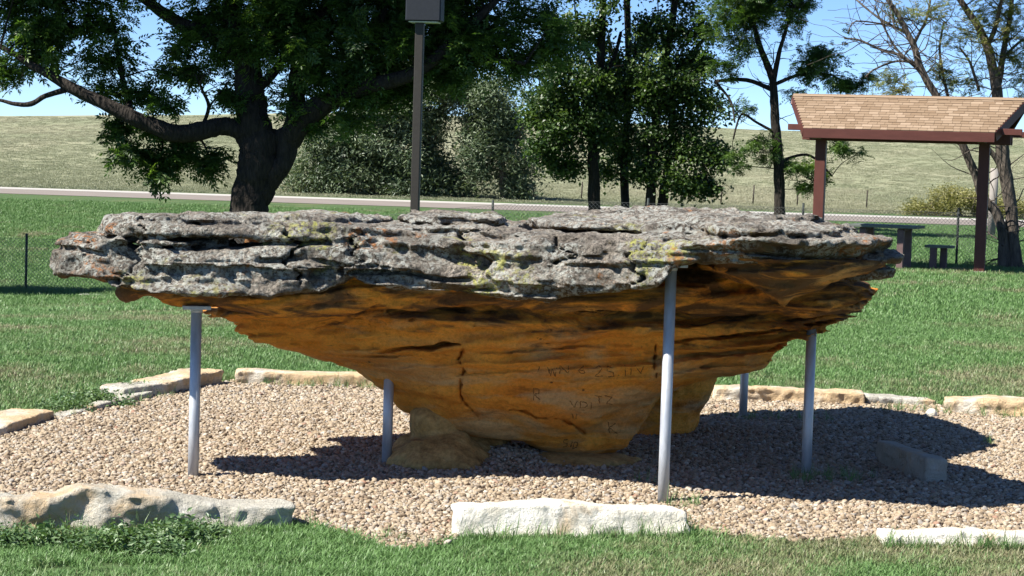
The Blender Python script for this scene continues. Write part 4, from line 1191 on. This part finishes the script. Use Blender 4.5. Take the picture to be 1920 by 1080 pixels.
tree('olive_tree', 'large grey green olive tree across the road behind the lamp post', 'tree', 98,
     [[(762, 412, 16), (765, 380, 15), (755, 330, 12), (738, 285, 9), (722, 240, 6), (700, 200, 4)], [(764, 370, 10), (790, 310, 8), (815, 250, 6), (835, 180, 4)], [(755, 330, 6), (690, 310, 5), (640, 290, 3)]],
     [(640, 285, 60, 50, .8), (595, 330, 45, 32), (660, 340, 60, 28), (720, 320, 50, 40), (790, 320, 60, 50), (800, 250, 50, 50), (830, 190, 40, 60), (690, 245, 60, 40, .8), (840, 345, 50, 30), (760, 360, 70, 24), (880, 360, 30, 22), (740, 200, 60, 50), (600, 280, 30, 30, .6), (700, 160, 60, 50), (800, 150, 60, 50), (565, 335, 24, 22), (560, 355, 20, 14), (640, 240, 40, 40)],
     GN_OLI, M_BARK2, 11, 3.0, 'olive trees across the road', .38, .03, (.8, 1.3), 0, seed=5)
tree('olive_tree', 'grey green olive tree with hanging foliage across the road, right of the lamp post', 'tree', 97,
     [[(948, 412, 8), (945, 380, 7), (940, 300, 6), (932, 220, 5), (925, 150, 3)], [(940, 300, 4), (970, 260, 3), (985, 220, 2)]],
     [(930, 215, 50, 50), (910, 160, 45, 45), (925, 285, 42, 40), (965, 325, 32, 34), (978, 366, 22, 16), (975, 260, 30, 36, .7), (905, 330, 26, 26, .8), (900, 230, 30, 40, .8)],
     GN_OLI, M_BARK2, 11, 2.6, 'olive trees across the road', .36, .03, (.8, 1.3), 0, seed=6)
tree('ash_tree', 'slender tree with a gently bent dark trunk left of the picnic shelter', 'tree', 56,
     [[(1464, 430, 11), (1462, 390, 10), (1461, 330, 10), (1456, 260, 9), (1451, 190, 8), (1449, 150, 7), (1432, 105, 6), (1418, 65, 5), (1410, 20, 4), (1400, -40, 3)],
      [(1449, 155, 6), (1460, 100, 4), (1474, 55, 3), (1490, 10, 2)], [(1458, 310, 4), (1480, 296, 3), (1520, 292, 2.5), (1560, 330, 2)], [(1452, 170, 5), (1400, 150, 4), (1340, 152, 3)], [(1450, 160, 4), (1500, 140, 3), (1560, 140, 2)], [(1456, 250, 3), (1420, 230, 2.5), (1390, 215, 2), (1375, 260, 1.6)], [(1340, 152, 3), (1370, 190, 2), (1378, 230, 1.6)]],
     [(1430, 15, 85, 36), (1365, 55, 45, 42), (1400, 100, 34, 34, .8), (1480, 50, 30, 28, .6), (1500, 10, 40, 22, .8), (1530, 128, 48, 34), (1560, 155, 50, 22), (1590, 165, 30, 12, .8), (1490, 185, 30, 20, .8), (1410, 260, 22, 30), (1440, 290, 26, 22), (1390, 300, 16, 20, .8), (1500, 305, 40, 20), (1600, 282, 45, 12), (1545, 335, 22, 12, 1.2), (1520, 345, 20, 10, 1.2), (1395, 205, 26, 26, .8), (1355, 130, 30, 24, .8), (1540, 100, 30, 20), (1630, 150, 30, 14, .6), (1430, -60, 110, 50)],
     GN_ASH, M_BARK, 120, 2.0, None, .26, .010, (.5, .85), 40, seed=7)
tree('locust_tree', 'thinly leaved yellowing tree with crooked bare branches behind the picnic shelter', 'tree', 38.8,
     [[(1906, 505, 16), (1900, 455, 15), (1896, 400, 14), (1887, 335, 15), (1880, 285, 16), (1872, 200, 14), (1862, 130, 11), (1842, 65, 9), (1800, 0, 7), (1770, -50, 5)],
      [(1886, 505, 14), (1882, 455, 12), (1868, 402, 11), (1845, 372, 11), (1829, 330, 10), (1808, 280, 9), (1788, 228, 9), (1757, 182, 9), (1727, 132, 8), (1712, 85, 7), (1690, 40, 6), (1665, 0, 5), (1640, -40, 4)],
      [(1886, 340, 8), (1870, 300, 7), (1850, 275, 6), (1838, 255, 5)],
      [(1868, 180, 9), (1880, 110, 7), (1892, 40, 6), (1900, -30, 4)], [(1850, 90, 6), (1870, 40, 5), (1880, -20, 3)],
      [(1727, 132, 5), (1690, 105, 4), (1650, 92, 3), (1610, 75, 2.5), (1583, 72, 2)], [(1700, 62, 4), (1660, 42, 3), (1630, 20, 2.4), (1600, -5, 2)],
      [(1757, 182, 4), (1720, 130, 3), (1680, 90, 2.6), (1655, 45, 2.2), (1640, 10, 1.8)], [(1715, 118, 3), (1680, 115, 2.6), (1640, 130, 2.2), (1622, 145, 1.6)], [(1712, 85, 4), (1735, 40, 3), (1745, 0, 2.4)],
      [(1790, 230, 4), (1770, 150, 3.4), (1762, 90, 2.6), (1770, 40, 2)], [(1835, 170, 4), (1820, 120, 3), (1800, 90, 2)], [(1880, 110, 4), (1910, 80, 3), (1940, 70, 2)], [(1655, 45, 2), (1605, 40, 1.6), (1590, 60, 1.2)]],
     [(1830, 35, 60, 36, .8), (1885, 60, 45, 46), (1790, 80, 34, 24, .7), (1700, 168, 34, 14), (1680, 150, 20, 14, .7), (1820, 150, 40, 20, .6), (1905, 165, 26, 36, .7), (1765, 145, 22, 20, .5), (1850, 110, 40, 24, .7), (1900, 110, 30, 24), (1740, 30, 26, 22, .3), (1690, 20, 30, 18, .18), (1800, 200, 20, 14, .5), (1850, -60, 110, 50)],
     GN_LOC, M_BARK2, 150, 1.7, None, .30, .008, (.85, 1.35), 170, seed=8)
# a tree outside the left edge, whose shade lies on the lawn by the fence
tree('ash_tree', 'tree beside the fence outside the left edge, its shade lying on the lawn', 'tree', 38.2,
     [[(-190, 560, 10), (-190, 440, 9), (-192, 340, 8), (-188, 260, 5)], [(-190, 350, 5), (-150, 290, 4), (-115, 255, 3)], [(-190, 340, 5), (-240, 290, 4), (-280, 250, 3)]],
     [(-180, 215, 95, 60), (-110, 235, 50, 45), (-250, 250, 60, 45), (-150, 280, 60, 30)], GN_ASH, M_BARK, 110, 1.3, None, .22, .012, (.9, 1.3), 0, seed=9)

# road side shrub
tree('shrub', 'yellow green bushy shrub at the far roadside behind the picnic table', 'shrub', 92,
     [[(1800, 430, 4), (1800, 395, 3), (1795, 375, 2)], [(1760, 430, 3), (1750, 390, 2), (1745, 380, 1.5)], [(1850, 432, 3), (1855, 395, 2), (1860, 375, 1.5)]],
     [(1800, 385, 55, 24), (1740, 394, 50, 15), (1860, 388, 45, 22), (1700, 402, 26, 7), (1910, 396, 40, 16), (1820, 372, 30, 12)],
     GN_SHR, M_BARK2, 48, 1.6, None, .24, .01, (.6, 1.0), 0, crown_name='foliage', seed=10)
# low weeds before the front left stone
def weed(label, spots, seed):
    nr = np.random.default_rng(seed); P = []
    c = gnd(*spots[0][:2])
    root = empty('weed_plant', (c.x, c.y, 0)); tag(root, label, 'weed')
    st = MB()
    for px, py, r, h in spots:
        b = gnd(px, py)
        for i in range(int(105 * r / .2)):
            a = nr.uniform(0, 6.28); q = r * math.sqrt(nr.random())
            hz = .62 * h * (1 - (q / r) ** 2) * nr.uniform(.25, 1.0) + .012
            P.append((b.x + math.cos(a) * q * 1.2, b.y + math.sin(a) * q * .6, hz))
            if i % 6 == 0: st.tube([(b.x + math.cos(a) * q * .5, b.y + math.sin(a) * q * .25, 0), P[-1]], [.002, .0015], 4, False)
    n = len(P)
    so = st.build('stems', ML_WEED, root); so['kind'] = 'stuff'
    f = scatter('foliage', np.array(P), np.stack([nr.normal(0, .4, n), nr.normal(0, .4, n), nr.uniform(0, 6.28, n)], 1), nr.uniform(.7, 1.3, n), GN_WEED, root)
    f['kind'] = 'stuff'
weed('bushy low green weed against the humped grey stone at front left', [(255, 1030, .14, .08), (330, 1020, .13, .085), (195, 1036, .10, .05), (385, 1010, .07, .07), (300, 1042, .10, .035)], 3)
weed('small green weed at the left frame edge before the grey stone', [(40, 1026, .09, .05), (105, 1020, .08, .055)], 4)
weed('green weedy clump growing over the thin slab edge at left', [(170, 762, .22, .08), (240, 742, .16, .10), (120, 775, .14, .06)], 5)

# ------------------------------------------------------------ picnic shelter
TH = R(17)
sx, sy = 7.08, 37.0
M_RED = m_plain('red_brown_paint', (.098, .034, .026), 0.55, 0.18, 9, .003, 0, (1, 1, .3))
M_REDL = m_plain('red_brown_roof_trim', (.086, .029, .022), 0.55, 0.18, 9, .003, 0, (.3, 1, 1))
def m_shingle():
    t = NT('tan_shingles'); r = t.n('ShaderNodeObjectInfo').outputs['Random']; v = t.coord()
    c = t.ramp(r, [(0, (.185, .127, .08)), (.4, (.212, .15, .098)), (.75, (.235, .169, .113)), (1, (.29, .215, .15))])
    c = t.mix(1.0, c, t.ramp(t.noise(v, 60, 4, .7), [(.3, .8), (.7, 1.15)]), 'MULTIPLY')
    return t.fin(c, .95)
M_SHI = m_shingle()
sh = empty('picnic_shelter', (sx, sy, 0), -TH)
tag(sh, 'small red brown picnic shelter on two posts with a tan shingled roof', 'shelter')
def part(mb, name, mat, parent=sh, bevel=.006, label=None):
    o = mb.build(name, mat, parent, False, bevel, False)
    if label: o['label'] = label
    return o
for sxx in (-1.53, 1.41):
    part(MB().box(sxx, 0, 1.17, .19, .19, 2.36), 'post', M_RED)
    part(MB().box(sxx, 0, .02, .27, .27, .06), 'post_footing', m_plain('footing_concrete', (.36, .36, .36), .9, .2, 20))
    part(MB().box(sxx, 0, 2.42, .13, 2.2, .14), 'cross_arm', M_RED)
for yy in (-.26, .26):
    part(MB().box(.02, yy, 2.42, 3.72, .09, .17), 'beam', M_RED)
for yy in (-1.0, 1.0):
    part(MB().box(.06, yy, 2.545, 4.1, .09, .11), 'purlin', M_RED)
part(MB().box(0, 0, 2.99, 4.1, .09, .18), 'ridge_beam', M_RED)
EH, RH, RUN, XE, XR = 2.52, 3.14, 1.30, 1.64, 2.07       # eave and ridge height, run, half lengths
def slope_pt(u, v, sgn=-1, lift=0.0):
    """u in [-1,1] along, v 0 eave..1 ridge"""
    xx = u * (XE + (XR - XE) * v)
    L = math.hypot(RUN, RH - EH)
    return Vector((xx, sgn * RUN * (1 - v) + sgn * lift * (RH - EH) / L, EH + (RH - EH) * v + lift * RUN / L))
roof_b = MB()
for sgn in (-1, 1):
    P8 = [slope_pt(u, v, sgn, lf) for lf in (-.035, 0) for (u, v) in ((-1, 0), (1, 0), (1, 1), (-1, 1))]
    k = len(roof_b.v); roof_b.v += [tuple(p) for p in P8]
    for q in ((0, 1, 2, 3), (4, 5, 6, 7), (0, 1, 5, 4), (1, 2, 6, 5), (2, 3, 7, 6), (3, 0, 4, 7)): roof_b.f.append([k + i for i in q])
roof = part(roof_b, 'roof', m_plain('roof_deck', (.20, .11, .06), .9, .2, 10), sh, 0)
for sgn in (-1, 1):
    part(MB().box(0, sgn * (RUN + .02), EH - .085, 2 * XE + .05, .04, .165), 'fascia', M_REDL, sh, .004)
    for e in (-1, 1):   # barge boards up the sloped ends
        a, b = slope_pt(e, 0, sgn, -.06), slope_pt(e, 1, sgn, -.06)
        mid = (a + b) / 2; d = (b - a)
        rot = d.to_track_quat('X', 'Z').to_matrix()
        part(MB().box(mid.x + e * .025, mid.y, mid.z - .02, d.length, .04, .17, rot), 'barge_board', M_REDL, sh, .004)
# shingles: one shared block, 13 courses x 23
sb = MB(); sb.box(0, 0, 0, 1, 1, 1)
sh_me = sb.mesh('shingle'); sh_me.materials.append(M_SHI)
Ls = math.hypot(RUN, RH - EH); pitch = math.atan2(RH - EH, RUN)
ROWS, COLS = 13, 23
for r_ in range(ROWS):
    v0, v1 = r_ / ROWS, (r_ + 1) / ROWS
    vm = (v0 + v1) / 2
    half = XE + (XR - XE) * vm + .015
    ws = [random.uniform(.75, 1.3) for _ in range(COLS)]
    ws = [w * 2 * half / sum(ws) for w in ws]
    x0 = -half
    for c_, w in enumerate(ws):
        p = slope_pt(0, vm - .012, -1, .012 + random.uniform(0, .005))
        o = bpy.data.objects.new('shingle', sh_me); C.objects.link(o); o.parent = roof
        o.location = (x0 + w / 2, p.y, p.z)
        o.rotation_euler = (pitch - .075, random.uniform(-.006, .006), 0)
        o.scale = (w - .0045, Ls / ROWS * random.uniform(1.12, 1.26), .011)
        x0 += w
rb = MB()
rb.box(0, -.035, RH + .017, 2 * XR + .02, .11, .012, Matrix.Rotation(pitch, 3, 'X')); rb.box(0, .035, RH + .016, 2 * XR + .018, .11, .012, Matrix.Rotation(-pitch, 3, 'X'))
part(rb, 'ridge_cap', M_SHI, roof, 0)
bsh = MB()
for r_ in range(ROWS):
    vm = (r_ + .5) / ROWS; p = slope_pt(0, vm, 1, .012)
    bsh.box(0, p.y, p.z, 2 * (XE + (XR - XE) * vm) + .03, Ls / ROWS * 1.15, .011, Matrix.Rotation(-(pitch - .075), 3, 'X'))
o = part(bsh, 'shingle_courses', M_SHI, roof, 0); o['kind'] = 'stuff'

# picnic table and bench
M_SLAB = m_plain('green_grey_planks', (.11, .125, .11), .6, .25, 8, .003, 0, (.3, 1, 1))
M_LEG = m_plain('mauve_brown_legs', (.13, .085, .08), .7, .2, 10)
tp_ = gnd(1690, 507)
tbl = empty('picnic_table', (tp_.x - .05, tp_.y, 0), -TH - R(4))
tag(tbl, 'grey topped picnic table on post legs beneath the shelter', 'table')
def tpart(par, mb, name, mat): return mb.build(name, mat, par, False, .006, False)
for i in range(4): tpart(tbl, MB().box(-.25, -.33 + i * .215, .80, 1.25, .20, .05), 'plank', M_SLAB)
for xx, yy in ((0.07, -.30), (.10, .30), (-.62, -.3), (-.6, .3)): tpart(tbl, MB().box(xx, yy, .385, .12, .12, .77), 'leg', M_LEG)
for xx in (.085, -.61): tpart(tbl, MB().box(xx, 0, .755, .09, .72, .045), 'rail', M_LEG)
bp = gnd(1760, 508)
bn = empty('bench', (bp.x, bp.y, 0), -TH - R(4))
tag(bn, 'low grey topped bench on two post legs right of the picnic table', 'bench')
for i in range(2): tpart(bn, MB().box(0, -.09 + i * .19, .45, .50, .175, .045), 'plank', M_SLAB)
for xx, yy in ((-.09, -.12), (.06, .12)): tpart(bn, MB().box(xx, yy, .213, .12, .11, .43), 'leg', M_LEG)

# ------------------------------------------------------------ lamp post
M_BRZ = m_plain('bronze_paint', (.036, .032, .027), .5, .15, 14, .002)
M_HEAD = m_plain('dark_grey_housing', (.018, .021, .027), .55, .15, 20, .002)
M_LENS = m_plain('frosted_lens', (.55, .56, .52), .3, .05, 10)
lt, lb = at(790, 42, 40), at(776, 388, 40)
lx = (lt.x + lb.x) / 2
lp = empty('lamp_post', (lx, 40, float(zt(lx, 40))), R(-8))
tag(lp, 'brown square lamp post with a dark box head behind the rock', 'lamp post')
z0 = float(zt(lx, 40)); H = lt.z - z0
lo_ = lambda mb, name, mat, bev=.005, par=lp: mb.build(name, mat, par, False, bev, False)
lo_(MB().box(0, 0, H / 2 - .05, .165, .165, H + .1), 'pole', M_BRZ, .012)
lo_(MB().box(0, 0, .04, .32, .32, .05), 'base_plate', M_BRZ)
hd = lo_(MB().box(.09, 0, H + .30, .70, .42, .58), 'lamp_head', M_HEAD, .025)
lo_(MB().box(.09, 0, H + .004, .58, .34, .03), 'lens', M_LENS, .008, hd)

# ------------------------------------------------------------ chain link fence
M_GALV = m_plain('dull_wire', (.17, .17, .16), .5, .1, 30, .001, .4)
M_FPOST = m_plain('dark_green_steel', (.022, .03, .028), .55, .2, 20, .001)
FY = lambda x: 39.2
fe = empty('chain_link_fence', (0, 39.2, 0))
tag(fe, 'low chain link fence with thin dark steel posts crossing the lawn', 'fence')
for i in range(9):
    X = -12.42 + 3.0 * i if i else -12.42
    zb = float(zt(X, 39.2))
    MB().tube([(X, 39.2, zb - .1), (X, 39.2, zb + 1.15)], .024, 10).build('post', M_FPOST, fe, True)
wm = MB()
cell = .074
X = -13.5
while X < 13.5:
    z1 = float(zt(X, 39.2)) + .04
    for sg in (-1, 1):
        xa, xb = X, X + sg * 1.0
        za, zb_ = z1, float(zt(xb, 39.2)) + 1.04
        wm.tube([(xa, 39.17 + .004 * sg, za), (xb, 39.17 + .004 * sg, zb_)], .0032, 3, False)
    X += cell
wx = np.linspace(-13.5, 13.5, 60)
for hh in (.04, 1.05):
    wm.tube([(q, 39.165, float(zt(q, 39.2)) + hh) for q in wx], .0032, 4, False)
o = wm.build('wire_mesh', M_GALV, fe); o['kind'] = 'stuff'

# pasture fence beyond the road
pf = empty('wire_fence', (4, 101, 0))
tag(pf, 'sparse pasture fence of thin dark stakes across the road', 'fence')
for px, hgt, Y in ((952, 1.25, 100), (1090, .9, 101), (1103, .9, 101), (1352, .9, 101), (1412, 1.0, 101), (1495, 1.0, 101), (880, .9, 101), (1625, .9, 101), (1000, .9, 101)):
    p = at(px, 370, Y); zb = float(zt(p.x, Y))
    MB().tube([(p.x, Y, zb - .1), (p.x + .03, Y, zb + hgt)], .035, 6).build('post', m_plain('stake', (.05, .042, .034), .9), pf, True)
gp = at(1862, 360, 60)
MB().tube([(gp.x + .0, 60, float(zt(gp.x, 60)) - .1), (gp.x + .02, 60, 2.05)], .12, 10).build('wooden_post', m_plain('grey_wood', (.24, .22, .20), .9, .25, 14, .004, 0, (1, 1, .2)), None, True)
tag(bpy.data.objects['wooden_post'], 'short grey wooden post beyond the fence behind the crooked tree trunks', 'post')
q = gnd_t(190, 556)
MB().box(q.x, q.y, q.z + .01, .80, .35, .06).build('concrete_slab', m_plain('pale_concrete', (.27, .26, .235), .9, .15, 10), None, False, .01)
tag(bpy.data.objects['concrete_slab'], 'pale flat concrete slab in the lawn below the shaded strip at left', 'slab')
